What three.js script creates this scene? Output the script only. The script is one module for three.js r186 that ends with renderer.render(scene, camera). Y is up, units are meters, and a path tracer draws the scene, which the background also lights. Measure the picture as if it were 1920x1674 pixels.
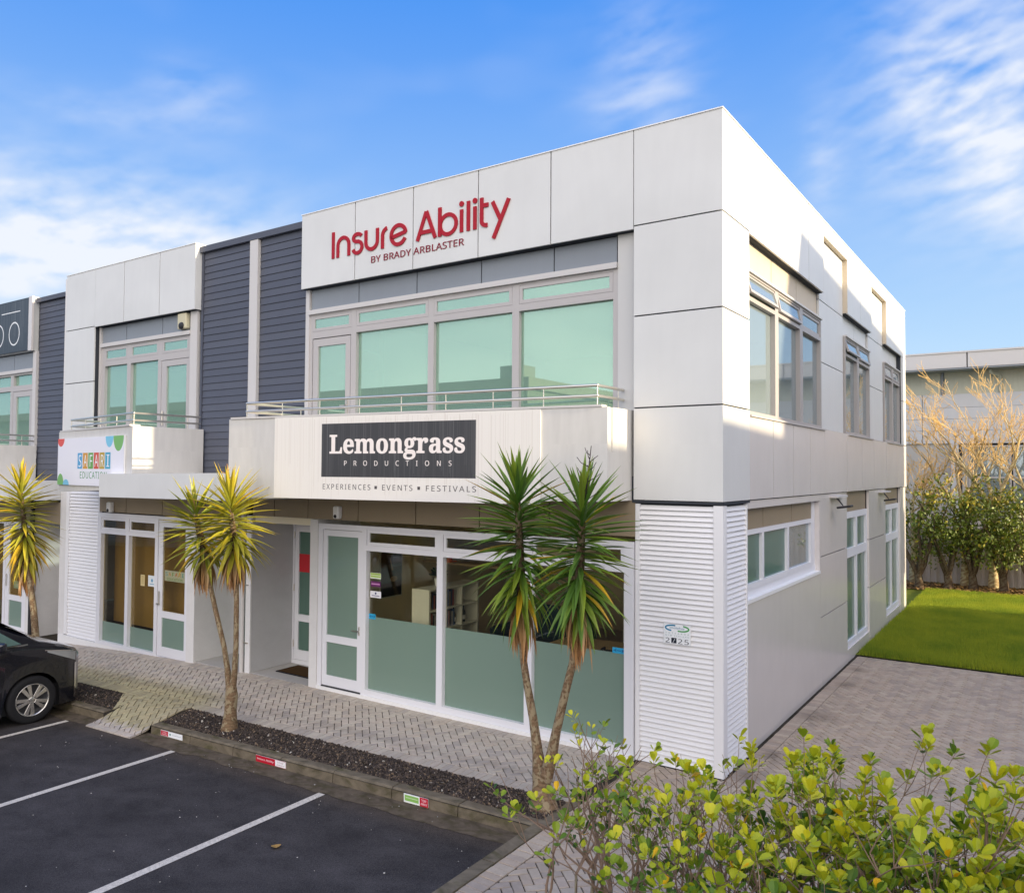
import * as THREE from 'three';
import { mergeGeometries } from 'three/addons/utils/BufferGeometryUtils.js';
import { RoundedBoxGeometry } from 'three/addons/geometries/RoundedBoxGeometry.js';
import { TextGeometry } from 'three/addons/geometries/TextGeometry.js';
import { FontLoader } from 'three/addons/loaders/FontLoader.js';
import { ImprovedNoise } from 'three/addons/math/ImprovedNoise.js';

// ------------------------------------------------------------------ camera, sky, sun, exposure
const scene = new THREE.Scene();
const camera = new THREE.PerspectiveCamera(58.62, 1024 / 892, 0.1, 3000);
camera.position.set(3.274, 3.657, 9.361);
camera.rotation.set(0.03093, 0.59616, 0.00602, 'YXZ');
const renderer = new THREE.WebGLRenderer({ antialias: true });
renderer.toneMapping = THREE.LinearToneMapping;
renderer.toneMappingExposure = 1.6;
renderer.shadowMap.enabled = true;
const SUN = new THREE.Vector3(1, 0.262, -0.092).normalize();
const sun = new THREE.DirectionalLight(new THREE.Color(1.0, 0.83, 0.56), 5.0);
sun.position.copy(SUN).multiplyScalar(80); sun.castShadow = true; sun.shadow.radius = 1.6;
Object.assign(sun.shadow.camera, { left: -45, right: 45, top: 45, bottom: -45, near: 1, far: 220 });
sun.shadow.mapSize.set(4096, 4096);
scene.add(sun, sun.target);

function rng(seed) { let s = seed >>> 0; return () => { s = (s + 0x6d2b79f5) >>> 0; let t = Math.imul(s ^ (s >>> 15), 1 | s); t = (t + Math.imul(t ^ (t >>> 7), 61 | t)) ^ t; return ((t ^ (t >>> 14)) >>> 0) / 4294967296; }; }
const PN = new ImprovedNoise();
const fbm = (x, y, z, o = 4) => { let a = 0, b = 0.5, f = 1; for (let i = 0; i < o; i++) { a += b * PN.noise(x * f, y * f, z * f); b *= 0.5; f *= 2.03; } return a; };
const sstep = (a, b, x) => { const t = Math.min(1, Math.max(0, (x - a) / (b - a))); return t * t * (3 - 2 * t); };
const lerp = (a, b, t) => a + (b - a) * t, clamp = (x, a, b) => Math.min(b, Math.max(a, x));
{
  const W = 4096, H = 2048, data = new Float32Array(W * H * 4);
  // cloud banks: centre direction, angular size across / up, amount, streak direction
  const banks = [[-0.88, 0.235, -0.42, 0.25, 0.072, 1.1], [-0.80, 0.225, -0.56, 0.2, 0.045, 0.95], [-0.62, 0.16, -0.76, 0.2, 0.03, 0.5], [-0.06, 0.385, -0.92, 0.085, 0.10, 1.0], [-0.02, 0.29, -0.955, 0.05, 0.06, 0.8], [-0.37, 0.46, -0.81, 0.05, 0.06, 0.3],
    [-0.385, 0.42, -0.82, 0.06, 0.025, 0.3], [-0.205, 0.345, -0.915, 0.02, 0.05, 0.38], [-0.756, 0.40, -0.507, 0.05, 0.03, 0.3], [-0.80, 0.37, -0.46, 0.09, 0.02, 0.25]].map(([x, y, z, a, e, k]) => ({ az: Math.atan2(z, x), el: Math.asin(y / Math.hypot(x, y, z)), a, e, k }));
  for (let j = 0; j < H; j++) for (let i = 0; i < W; i++) {
    const el = ((j + 0.5) / H - 0.5) * Math.PI, az = ((i + 0.5) / W - 0.5) * 2 * Math.PI;
    if (el < -0.02) { const o = (j * W + i) * 4; data[o] = 0.42; data[o + 1] = 0.44; data[o + 2] = 0.46; data[o + 3] = 1; continue; }
    const y = Math.sin(el), x = Math.cos(el) * Math.cos(az), z = Math.cos(el) * Math.sin(az);
    const e = Math.max(0, el) * 180 / Math.PI, t = Math.pow(sstep(0, 42, e), 0.60);
    let r = lerp(0.38, 0.018, t), g = lerp(0.54, 0.165, t), b = lerp(0.64, 0.56, Math.pow(t, 1.3));
    const hz = Math.exp(-e / 4.5); r = lerp(r, 0.53, hz * 0.6); g = lerp(g, 0.57, hz * 0.6); b = lerp(b, 0.61, hz * 0.6);
    // unseen thin cloud, sun and car park side, brightened to light the front
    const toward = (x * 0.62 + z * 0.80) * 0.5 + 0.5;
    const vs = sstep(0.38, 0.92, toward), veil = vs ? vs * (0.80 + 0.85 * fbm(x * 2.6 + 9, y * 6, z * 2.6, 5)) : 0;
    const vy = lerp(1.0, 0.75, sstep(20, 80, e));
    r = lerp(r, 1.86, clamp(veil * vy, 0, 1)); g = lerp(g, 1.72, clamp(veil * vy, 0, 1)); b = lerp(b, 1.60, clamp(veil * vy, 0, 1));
    const mu = Math.max(0, x * SUN.x + y * SUN.y + z * SUN.z), glow = 0.7 * Math.pow(mu, 6);
    r += glow * 1.0; g += glow * 0.9; b += glow * 0.72;
    let c = 0;
    for (const k of banks) {
      let da = az - k.az; da = Math.atan2(Math.sin(da), Math.cos(da)) * Math.cos(k.el);
      const q = (da / k.a) ** 2 + ((el - k.el) / k.e) ** 2;
      if (q < 9) { const w = 0.6 * fbm(da * 6, el * 9, k.az, 3), n = fbm(da * 13 + el * 18 + k.k * 7 + w, el * 40 - da * 14 + w, k.az * 3, 8); c += k.k * Math.exp(-q * 0.9) * clamp(0.60 + 1.5 * n, 0, 1.25); }
    }
    c = clamp(c + 0.07 * sstep(0.05, 0.5, fbm(x * 5 + 3, y * 13, z * 5, 3)) * sstep(2, 14, e), 0, 0.95);
    r = lerp(r, 0.56, c); g = lerp(g, 0.585, c); b = lerp(b, 0.63, c);
    const o = (j * W + i) * 4; data[o] = r; data[o + 1] = g; data[o + 2] = b; data[o + 3] = 1;
  }
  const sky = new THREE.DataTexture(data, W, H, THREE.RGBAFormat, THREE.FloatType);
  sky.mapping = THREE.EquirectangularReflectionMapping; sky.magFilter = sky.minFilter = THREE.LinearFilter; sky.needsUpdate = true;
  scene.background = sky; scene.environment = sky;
}

// ------------------------------------------------------------------ helpers
const originOf = new WeakMap(), used = new Map();
const numbered = (n) => { const k = used.get(n) ?? 0; used.set(n, k + 1); return k ? `${n}_${String(k).padStart(3, '0')}` : n; };
const shade = (m) => { m.castShadow = m.receiveShadow = true; return m; };
function thing(name, label, category, pos = [0, 0, 0], group) {
  const g = new THREE.Group(); g.name = numbered(name); g.position.set(...pos); originOf.set(g, pos);
  g.userData = { label, category, kind: 'thing' }; if (group) g.userData.group = group;
  scene.add(g); return g;
}
function part(parent, name, geo, mat, label) {                 // geometry given in world coordinates
  const o = originOf.get(parent); geo.translate(-o[0], -o[1], -o[2]);
  const m = shade(new THREE.Mesh(geo, mat)); m.name = name; originOf.set(m, o); if (label) m.userData.label = label;
  parent.add(m); return m;
}
function piece(parent, name, geo, mat, matrix) {               // shared geometry, placed by a world matrix
  const o = originOf.get(parent), m = shade(new THREE.Mesh(geo, mat)); m.name = name;
  m.applyMatrix4(new THREE.Matrix4().makeTranslation(-o[0], -o[1], -o[2]).multiply(matrix)); originOf.set(m, o);
  parent.add(m); return m;
}
function structure(name, geo, mat) { const m = shade(new THREE.Mesh(geo, mat)); m.name = name; m.userData = { kind: 'structure' }; originOf.set(m, [0, 0, 0]); scene.add(m); return m; }
function wuv(g) {                                               // uv in metres from the face direction
  if (!g.attributes.normal) g.computeVertexNormals();
  const p = g.attributes.position, n = g.attributes.normal, uv = new Float32Array(p.count * 2);
  for (let i = 0; i < p.count; i++) {
    const ax = Math.abs(n.getX(i)), ay = Math.abs(n.getY(i)), az = Math.abs(n.getZ(i));
    if (ay > ax && ay > az) { uv[2 * i] = p.getX(i); uv[2 * i + 1] = p.getZ(i); } else if (ax > az) { uv[2 * i] = p.getZ(i); uv[2 * i + 1] = p.getY(i); } else { uv[2 * i] = p.getX(i); uv[2 * i + 1] = p.getY(i); }
  }
  g.setAttribute('uv', new THREE.BufferAttribute(uv, 2)); return g;
}
const merge = (list) => { const l = list.map((g) => { const h = g.index ? g.toNonIndexed() : g.clone(); for (const k of Object.keys(h.attributes)) if (!['position', 'normal', 'uv', 'color'].includes(k)) h.deleteAttribute(k); return h; });
  const keys = ['normal', 'uv', 'color'].filter((k) => l.every((h) => h.attributes[k])); for (const h of l) for (const k of Object.keys(h.attributes)) if (k !== 'position' && !keys.includes(k)) h.deleteAttribute(k); return mergeGeometries(l); };
const bx = (x0, x1, y0, y1, z0, z1) => wuv(new THREE.BoxGeometry(x1 - x0, y1 - y0, z1 - z0).translate((x0 + x1) / 2, (y0 + y1) / 2, (z0 + z1) / 2));
const turnS = (g) => g.rotateY(Math.PI / 2);                    // from facade space (u, y, outward) to the side wall: u runs along -z, outward is +x
const bo = (o, u0, u1, y0, y1, w0, w1) => { const g = new THREE.BoxGeometry(u1 - u0, y1 - y0, w1 - w0).translate((u0 + u1) / 2, (y0 + y1) / 2, (w0 + w1) / 2); return wuv(o === 'S' ? turnS(g) : g); };
function frame(o, rect, holes, w0, w1) {                        // one sheet with openings, w0..w1 thick
  const [a, b, c, d] = rect, s = new THREE.Shape([[a, c], [b, c], [b, d], [a, d]].map((p) => new THREE.Vector2(...p)));
  for (const [e, f, g, h] of holes) s.holes.push(new THREE.Path([[e, g], [e, h], [f, h], [f, g]].map((p) => new THREE.Vector2(...p))));
  const g = new THREE.ExtrudeGeometry(s, { depth: w1 - w0, bevelEnabled: false }).translate(0, 0, w0);
  return wuv(o === 'S' ? turnS(g) : g);
}
function hexa(b, t) {                                           // prism from a bottom ring and a top ring of points (counter-clockwise from above)
  const n = b.length, P = []; const tri = (a, c, d) => P.push(...a, ...c, ...d);
  for (let i = 0; i < n; i++) { const j = (i + 1) % n; tri(b[i], b[j], t[j]); tri(b[i], t[j], t[i]); }
  for (let i = 1; i < n - 1; i++) { tri(t[0], t[i], t[i + 1]); tri(b[0], b[i + 1], b[i]); }
  const g = new THREE.BufferGeometry(); g.setAttribute('position', new THREE.Float32BufferAttribute(P, 3)); g.computeVertexNormals(); return wuv(g);
}
function tube(points, r, sides = 8, seg) { const c = new THREE.CatmullRomCurve3(points.map((p) => new THREE.Vector3(...p))); return new THREE.TubeGeometry(c, seg ?? Math.max(4, points.length * 4), r, sides); }
function rod(a, b, r0, r1 = r0, sides = 8) { const A = new THREE.Vector3(...a), B = new THREE.Vector3(...b), d = B.clone().sub(A); const g = new THREE.CylinderGeometry(r1, r0, d.length(), sides); g.applyQuaternion(new THREE.Quaternion().setFromUnitVectors(new THREE.Vector3(0, 1, 0), d.normalize())); return g.translate(...A.add(B).multiplyScalar(0.5).toArray()); }
function taper(points, radii, sides = 8) {                      // tapered limb through points
  const P = points.map((p) => new THREE.Vector3(...p)), pos = [], idx = [], uv = []; let up = new THREE.Vector3(0.31, 0.2, 0.93), len = 0;
  P.forEach((p, i) => { const d = (P[i + 1] ?? p).clone().sub(P[i - 1] ?? p).normalize(), a = up.clone().cross(d).normalize(), b = d.clone().cross(a); if (i) len += p.distanceTo(P[i - 1]);
    for (let k = 0; k <= sides; k++) { const t = k / sides * 2 * Math.PI, q = p.clone().addScaledVector(a, Math.cos(t) * radii[i]).addScaledVector(b, Math.sin(t) * radii[i]); pos.push(q.x, q.y, q.z); uv.push(k / sides, len); } });
  for (let i = 0; i < P.length - 1; i++) for (let k = 0; k < sides; k++) { const a = i * (sides + 1) + k, b = a + sides + 1; idx.push(a, a + 1, b, b, a + 1, b + 1); }
  const g = new THREE.BufferGeometry(); g.setAttribute('position', new THREE.Float32BufferAttribute(pos, 3)); g.setAttribute('uv', new THREE.Float32BufferAttribute(uv, 2)); g.setIndex(idx); g.computeVertexNormals(); return g;
}

// ------------------------------------------------------------------ textures and materials
function dataTex(n, fn, rep = 1, srgb = false) {                // tileable texture from fn(u, v) -> [r, g, b] 0..1
  const d = new Uint8Array(n * n * 4);
  for (let j = 0; j < n; j++) for (let i = 0; i < n; i++) { const c = fn(i / n, j / n, i, j), o = (j * n + i) * 4; for (let k = 0; k < 3; k++) d[o + k] = clamp(c[k], 0, 1) * 255; d[o + 3] = 255; }
  const t = new THREE.DataTexture(d, n, n); t.wrapS = t.wrapT = THREE.RepeatWrapping; t.magFilter = THREE.LinearFilter; t.minFilter = THREE.LinearMipmapLinearFilter; t.repeat.set(rep, rep); if (srgb) t.colorSpace = THREE.SRGBColorSpace; t.needsUpdate = true; return t;
}
const tn = (u, v, f, s, o = 4) => { const a = 2 * Math.PI * u, b = 2 * Math.PI * v, R = f / (2 * Math.PI); return fbm(Math.cos(a) * R + s, Math.sin(a) * R + Math.cos(b) * R * 1.7, Math.sin(b) * R * 1.7 - s, o); };
const R1 = rng(11);
const speck = (n, s) => { const r = rng(s), a = new Float32Array(n * n); for (let i = 0; i < a.length; i++) a[i] = r(); return (i, j) => a[(j % n) * n + (i % n)]; };
const sp = speck(512, 5);
const T = {
  panel: dataTex(512, (u, v) => { const k = 0.95 + 0.07 * tn(u, v, 3, 1) + 0.035 * tn(u, v * 0.12, 26, 4, 4); return [k, k * 0.997, k * 0.99]; }, 0.25),
  stained: dataTex(256, (u, v) => { const k = 0.93 + 0.10 * tn(u, 0.1 * v, 22, 2, 4) + 0.05 * tn(u, v, 4, 8); return [k, k * 0.985, k * 0.965]; }, 0.5),
  asphalt: dataTex(512, (u, v, i, j) => { const k = 0.52 + 0.3 * tn(u, v, 5, 3, 5) + 0.62 * (sp(i, j) - 0.5) + (sp(j, i) > 0.98 ? 0.5 : 0); return [k, k * 0.98, k * 1.02]; }, 0.5),
  concrete: dataTex(512, (u, v, i, j) => { const m = sstep(-0.05, 0.35, tn(u, v, 6, 7, 5)), k = 0.62 + 0.35 * tn(u, v, 9, 5, 5) + 0.16 * (sp(i, j) - 0.5); return [lerp(k, k * 0.62, m), lerp(k * 0.95, k * 0.62, m), lerp(k * 0.86, k * 0.45, m)]; }, 0.8),
  paver: dataTex(256, (u, v, i, j) => { const k = 0.86 + 0.16 * tn(u, v, 5, 9, 4) + 0.2 * (sp(i, j) - 0.5); return [k, k * 0.985, k * 0.96]; }, 2.2),
  bark: dataTex(256, (u, v, i, j) => { const k = 0.55 + 0.35 * tn(u, v, 9, 2, 4) + 0.3 * Math.pow(Math.abs(Math.sin(v * Math.PI * 22 + 3 * tn(u, v, 6, 4, 3))), 0.5) - 0.2; const l = 0.92 * sstep(-0.02, 0.10, tn(u, v, 9, 12, 5)); return [lerp(k, 0.95, l), lerp(k * 0.86, 1.0, l), lerp(k * 0.7, 0.86, l)]; }, 1),
  plaster: dataTex(256, (u, v, i, j) => { const k = 0.93 + 0.07 * tn(u, v, 5, 6, 4) + 0.08 * (sp(i, j) - 0.5); return [k, k, k]; }, 0.7),
  line: dataTex(256, (u, v, i, j) => { const k = 0.86 + 0.3 * tn(u, v, 14, 3, 4) - (sp(i, j) > 0.84 ? 0.5 : 0) + 0.12 * (sp(j, i) - 0.5); return [k, k * 0.97, k * 0.93]; }, 1.5),
  grassy: dataTex(256, (u, v, i, j) => { const k = 0.7 + 0.5 * tn(u, v, 6, 3, 5) + 0.3 * (sp(i, j) - 0.5); return [k, k, k * 0.8]; }, 0.4),
};
const C = (r, g, b) => new THREE.Color().setRGB(r, g, b);
const M = (r, g, b, rough = 0.6, o = {}) => new THREE.MeshPhysicalMaterial({ color: C(r, g, b), roughness: rough, specularIntensity: o.metalness ? 1 : rough > 0.7 ? 0.3 : 0.55, ...o });
const P = (r, g, b, rough, o = {}) => new THREE.MeshPhysicalMaterial({ color: C(r, g, b), roughness: rough, ...o });
const mat = {
  panel: M(0.74, 0.745, 0.735, 0.38, { map: T.panel }), panel2: M(0.72, 0.725, 0.72, 0.4, { map: T.panel }), side: M(0.73, 0.69, 0.67, 0.24, { specularIntensity: 1, map: T.panel }), balcony: M(0.70, 0.69, 0.67, 0.55, { map: T.stained }),  // side: white panels again, with warm bounce light put into the colour
  gap: M(0.05, 0.055, 0.065, 0.8), clad: M(0.094, 0.103, 0.135, 0.5, { map: T.panel }), clad2: M(0.102, 0.111, 0.143, 0.5, { map: T.panel }), spandrel: M(0.27, 0.3, 0.34, 0.45, { map: T.panel }), trim: M(0.62, 0.60, 0.585, 0.5),
  frameUp: M(0.50, 0.475, 0.465, 0.42), frameSide: M(0.40, 0.375, 0.365, 0.4), frameLow: M(0.80, 0.80, 0.84, 0.4), white: M(0.86, 0.855, 0.85, 0.45), column: M(0.62, 0.615, 0.60, 0.5), louvre: M(0.86, 0.855, 0.87, 0.45), band: M(0.33, 0.265, 0.185, 0.4, { map: T.panel }), beige: M(0.6, 0.52, 0.41, 0.5, { map: T.panel }),
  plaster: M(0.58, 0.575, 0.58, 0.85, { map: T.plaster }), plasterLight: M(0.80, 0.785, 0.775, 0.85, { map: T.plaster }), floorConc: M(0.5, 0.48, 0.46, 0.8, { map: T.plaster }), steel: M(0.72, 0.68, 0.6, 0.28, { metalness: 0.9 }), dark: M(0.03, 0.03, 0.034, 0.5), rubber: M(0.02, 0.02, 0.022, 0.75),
  glassUp: P(0.60, 0.84, 0.71, 0.012, { metalness: 0.46, transmission: 1, ior: 1.6 }), glassSide: P(0.62, 0.72, 0.76, 0.02, { metalness: 0.34, transmission: 1, ior: 1.6 }), glassClear: P(0.95, 0.95, 0.88, 0.015, { transmission: 1, ior: 1.5 }),
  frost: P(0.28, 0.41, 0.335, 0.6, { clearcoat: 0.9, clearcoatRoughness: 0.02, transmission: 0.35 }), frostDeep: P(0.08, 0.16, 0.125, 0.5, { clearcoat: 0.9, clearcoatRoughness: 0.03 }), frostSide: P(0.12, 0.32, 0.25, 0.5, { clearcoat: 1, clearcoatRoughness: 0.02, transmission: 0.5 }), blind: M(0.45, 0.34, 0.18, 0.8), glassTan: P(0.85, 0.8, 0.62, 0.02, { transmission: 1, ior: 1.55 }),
  red: M(0.40, 0.002, 0.014, 0.35), redDull: M(0.24, 0.015, 0.035, 0.5), redFilm: P(0.55, 0.01, 0.02, 0.3, { clearcoat: 0.8 }),
  tan: M(0.86, 0.74, 0.5, 0.8), ceiling: M(0.88, 0.8, 0.62, 0.9), carpet: M(0.45, 0.35, 0.24, 0.95), roof: M(0.35, 0.35, 0.36, 0.7),
};
mat.frameLow.name = 'aluminium';

// ------------------------------------------------------------------ ground levels (the street falls away to the left)
const gx = (x) => x > -6.3 ? 0 : x > -15.6 ? -0.0037 * (x + 6.3) ** 2 : -0.32 + 0.034 * (x + 15.6);
const ky = (x) => x > -1.4 ? 0 : 0.034 * (x + 1.4);
const PK0 = (x) => ky(x) - 0.135;
const S = (x, z) => x > -9.42 && x < -8.13 && z > 1.4 ? lerp(lerp(gx(x), ky(x), 1.4 / 2.33), PK0(x) + 0.02, sstep(1.7, 2.7, z)) : z <= 0 ? gx(x) : lerp(gx(x), ky(x), Math.min(1, z / 2.33));
const PK = (x) => ky(x) - 0.135;
function sheet(xs, zs, fy, dy = 0) {
  const pos = [], idx = [], n = zs.length;
  for (const x of xs) for (const z of zs) pos.push(x, fy(x, z) + dy, z);
  for (let i = 0; i < xs.length - 1; i++) for (let j = 0; j < n - 1; j++) { const a = i * n + j; idx.push(a, a + 1, a + n, a + n, a + 1, a + n + 1); }
  const g = new THREE.BufferGeometry(); g.setAttribute('position', new THREE.Float32BufferAttribute(pos, 3)); g.setIndex(idx); g.computeVertexNormals(); return wuv(g);
}
const range = (a, b, n) => Array.from({ length: n + 1 }, (_, i) => lerp(a, b, i / n));
{
  const far = (x) => x > -60 ? PK(x) : PK(-60);
  const ex = [-900, -400, -200, -100, ...range(-60, 0, 30), 20, 60, 150, 400, 900], ez = [-900, -400, -150, -60, -20, 0, 20, 60, 150, 400, 900];
  structure('ground', sheet(ex, ez, (x) => far(x) - 0.06), M(0.16, 0.15, 0.12, 0.95, { map: T.grassy }));
}
const lotGeo = sheet([...range(-60, -14, 20), ...range(-13.9, -1.2, 150)], [...range(2.3, 7.5, 64), 9, 14, 22, 30], (x) => PK(x)); {
  const p = lotGeo.attributes.position, col = new Float32Array(p.count * 3), spots = [[-2.3, 4.6, 0.5], [-5.4, 4.2, 0.6], [-5.1, 5.6, 0.4], [-8.4, 4.4, 0.5], [-2.9, 3.4, 0.3]];
  for (let i = 0; i < p.count; i++) { const x = p.getX(i), z = p.getZ(i); let m = 1 + 0.34 * fbm(x * 0.9, z * 0.9, 3, 5) + 0.16 * fbm(x * 4, z * 4, 8, 3); for (const [a, b, r] of spots) m *= 1 - 0.30 * Math.exp(-(((x - a) / r) ** 2 + ((z - b) / r) ** 2) * (1.4 + 1.5 * fbm(x * 5, z * 5, 2, 3))); const w = 0.28 * Math.exp(-(((z - 2.62) / 0.22) ** 2)); col[3 * i] = m * (1 + w); col[3 * i + 1] = m * (1 + 0.5 * w); col[3 * i + 2] = m * (1 - 0.2 * w); }
  lotGeo.setAttribute('color', new THREE.BufferAttribute(col, 3));
}
const lot = structure('parking_lot', lotGeo, M(0.104, 0.096, 0.092, 0.85, { vertexColors: true, map: T.asphalt, bumpMap: T.asphalt, bumpScale: 0.004 }));
structure('road', sheet([-1.05, 2, 6, 11.9], [5.2, 8, 16, 30], () => -0.02), M(0.104, 0.096, 0.092, 0.85, { map: T.asphalt }));
{ // gutter: stained concrete channel in front of the kerb
  const g = sheet(range(-40, -1.22, 400), [2.33, 2.48, 2.62], (x) => PK(x) + 0.005), gp = g.attributes.position; for (let i = 0; i < gp.count; i++) if (gp.getZ(i) > 2.6) gp.setZ(i, 2.62 + 0.10 * fbm(gp.getX(i) * 2.6, 0.4, 7, 4)); part(lot, 'gutter', g, M(0.20, 0.165, 0.13, 0.9, { map: T.concrete }));
}
for (const x of [-4.01, -7.04, -9.95, -12.85, -15.75]) part(lot, 'parking_line', sheet([x - 0.055, x + 0.055], range(2.64, 7.6, 12), (q) => PK(q), 0.006), M(0.78, 0.73, 0.66, 0.8, { map: T.line }));
// kerbs
function kerb(x0, x1, n, first = 0) {
  const k = structure('kerb', hexa([[x0, ky(x0) - 0.3, 2.33], [x1, ky(x1) - 0.3, 2.33], [x1, ky(x1) - 0.3, 2.17], [x0, ky(x0) - 0.3, 2.17]], [[x0, ky(x0) - 0.16, 2.325], [x1, ky(x1) - 0.16, 2.325], [x1, ky(x1) - 0.16, 2.18], [x0, ky(x0) - 0.16, 2.18]]), kerbMat);
  for (let i = 0; i < n; i++) {
    const a = lerp(x0, x1, i / n) + (i ? 0.006 : 0), b = lerp(x0, x1, (i + 1) / n) - 0.006, d = (R1() - 0.5) * 0.008, ya = ky(a) + d, yb = ky(b) + d;
    const lo = [[a, ky(a) - 0.2, 2.331], [b, ky(b) - 0.2, 2.331], [b, ky(b) - 0.2, 2.168], [a, ky(a) - 0.2, 2.168]];
    part(k, 'kerb_stone', hexa([lo[0], lo[1], lo[2], lo[3]], [[a, ya - 0.02, 2.322], [b, yb - 0.02, 2.322], [b, yb, 2.168], [a, ya, 2.168]]).clone(), kerbMat);
    part(k, 'kerb_stone', hexa([[a, ya - 0.0195, 2.3215], [b, yb - 0.0195, 2.3215], [b, yb - 0.0195, 2.17], [a, ya - 0.0195, 2.17]], [[a, ya + 0.003, 2.295], [b, yb + 0.003, 2.295], [b, yb + 0.003, 2.17], [a, ya + 0.003, 2.17]]), kerbMat);
  }
  return k;
}
const kerbMat = M(0.27, 0.235, 0.185, 0.92, { map: T.concrete, bumpMap: T.concrete, bumpScale: 0.006 });
kerb(-8.1, -1.21, 7); kerb(-15.2, -9.45, 6);
{ // flush concrete edging between the driveway pavers and the asphalt
  const e = structure('edging', bx(-1.205, -1.075, -0.3, -0.004, 1.5, 12), kerbMat);
  for (let i = 0; i < 9; i++) { const a = 2.17 + i * 1.05; part(e, 'edging_stone', bx(-1.21, -1.07, -0.2, 0.004 + R1() * 0.004, a, a + 1.035), kerbMat); }
}

// ------------------------------------------------------------------ pavers, each laid in herringbone, clipped to its area
function clipPoly(poly, region) {
  let out = poly;
  for (let i = 0; i < region.length && out.length; i++) {
    const [ax, az] = region[i], [bx_, bz] = region[(i + 1) % region.length], side = ([x, z]) => (bx_ - ax) * (z - az) - (bz - az) * (x - ax), inp = out; out = [];
    inp.forEach((p, k) => { const q = inp[(k + 1) % inp.length], sp_ = side(p), sq = side(q); if (sp_ >= 0) out.push(p); if ((sp_ >= 0) !== (sq >= 0)) { const t = sp_ / (sp_ - sq); out.push([lerp(p[0], q[0], t), lerp(p[1], q[1], t)]); } });
  }
  return out;
}
const area = (p) => { let a = 0; p.forEach(([x, z], i) => { const [u, v] = p[(i + 1) % p.length]; a += x * v - u * z; }); return Math.abs(a) / 2; };
const fwd = new THREE.Vector3(0, 0, -1).applyEuler(camera.rotation), vm = () => { camera.updateMatrixWorld(); return camera.matrixWorldInverse; };
const inView = (x, y, z, m = 0.04) => { const v = new THREE.Vector3(x, y, z).applyMatrix4(vm()); if (v.z > -0.5) return false; const u = v.x / -v.z * 1491 + 960, w = 837 - v.y / -v.z * 1491; return u > -1920 * m && u < 1920 * (1 + m) && w > -1674 * m && w < 1674 * (1 + m); };
function paverGeo(p, fy, lift, rot) {                            // inset prism with a small chamfer; p counter-clockwise seen from above (x, z)
  const cx = p.reduce((s, q) => s + q[0], 0) / p.length, cz = p.reduce((s, q) => s + q[1], 0) / p.length;
  const ins = (d) => p.map(([x, z]) => { const l = Math.hypot(x - cx, z - cz) || 1, k = Math.max(0, 1 - d / l); return [cx + (x - cx) * k, cz + (z - cz) * k]; });
  const a = ins(0.0085), b = ins(0.016), Y = (x, z) => fy(x, z) + lift;
  const pos = [], n = p.length, A = a.map(([x, z]) => [x, Y(x, z) - 0.03, z]), B = a.map(([x, z]) => [x, Y(x, z) - 0.005, z]), Tt = b.map(([x, z]) => [x, Y(x, z), z]);
  const tri = (q, r, s) => pos.push(...q, ...r, ...s);
  for (let i = 0; i < n; i++) { const j = (i + 1) % n; tri(A[i], B[j], A[j]); tri(A[i], B[i], B[j]); tri(B[i], Tt[j], B[j]); tri(B[i], Tt[i], Tt[j]); }
  for (let i = 1; i < n - 1; i++) tri(Tt[0], Tt[i + 1], Tt[i]);
  const g = new THREE.BufferGeometry(); g.setAttribute('position', new THREE.Float32BufferAttribute(pos, 3)); g.computeVertexNormals();
  const uv = new Float32Array(pos.length / 3 * 2); for (let i = 0; i < pos.length / 3; i++) { uv[2 * i] = pos[3 * i] + rot; uv[2 * i + 1] = pos[3 * i + 2] + rot * 1.7; } g.setAttribute('uv', new THREE.BufferAttribute(uv, 2)); return g;
}
function herring(region, ang, ox = 0, oz = 0, W = 0.1) {
  const xs = region.map((p) => p[0]), zs = region.map((p) => p[1]), c = Math.cos(ang), s = Math.sin(ang), ext = Math.hypot(Math.max(...xs) - Math.min(...xs), Math.max(...zs) - Math.min(...zs)) / 2, mx = (Math.max(...xs) + Math.min(...xs)) / 2, mz = (Math.max(...zs) + Math.min(...zs)) / 2;
  const N = Math.ceil(ext / W) + 2, out = [];
  for (let i = -N; i <= N; i++) for (let j = -N; j <= N; j++) {
    const k = (((i - j) % 4) + 4) % 4; if (k !== 0 && k !== 3) continue;
    const w = k === 0 ? 2 : 1, h = k === 0 ? 1 : 2, q = [[i, j], [i + w, j], [i + w, j + h], [i, j + h]].map(([a, b]) => [mx + ox + W * (a * c - b * s), mz + oz + W * (a * s + b * c)]);
    const r = clipPoly(q, region); if (r.length > 2 && area(r) > 0.0012) out.push(r);
  }
  return out;
}
function strip(x0, x1, z0, z1, step, along) { const out = []; if (along === 'x') for (let x = x0; x < x1 - 0.01; x += step) out.push([[x, z0], [Math.min(x + step, x1), z0], [Math.min(x + step, x1), z1], [x, z1]]); else for (let z = z0; z < z1 - 0.01; z += step) out.push([[x0, z], [x1, z], [x1, Math.min(z + step, z1)], [x0, Math.min(z + step, z1)]]); return out; }
const paveTones = [[0.40, 0.37, 0.335], [0.37, 0.34, 0.31], [0.43, 0.40, 0.36], [0.40, 0.36, 0.32], [0.345, 0.32, 0.30], [0.42, 0.38, 0.345]];
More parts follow.
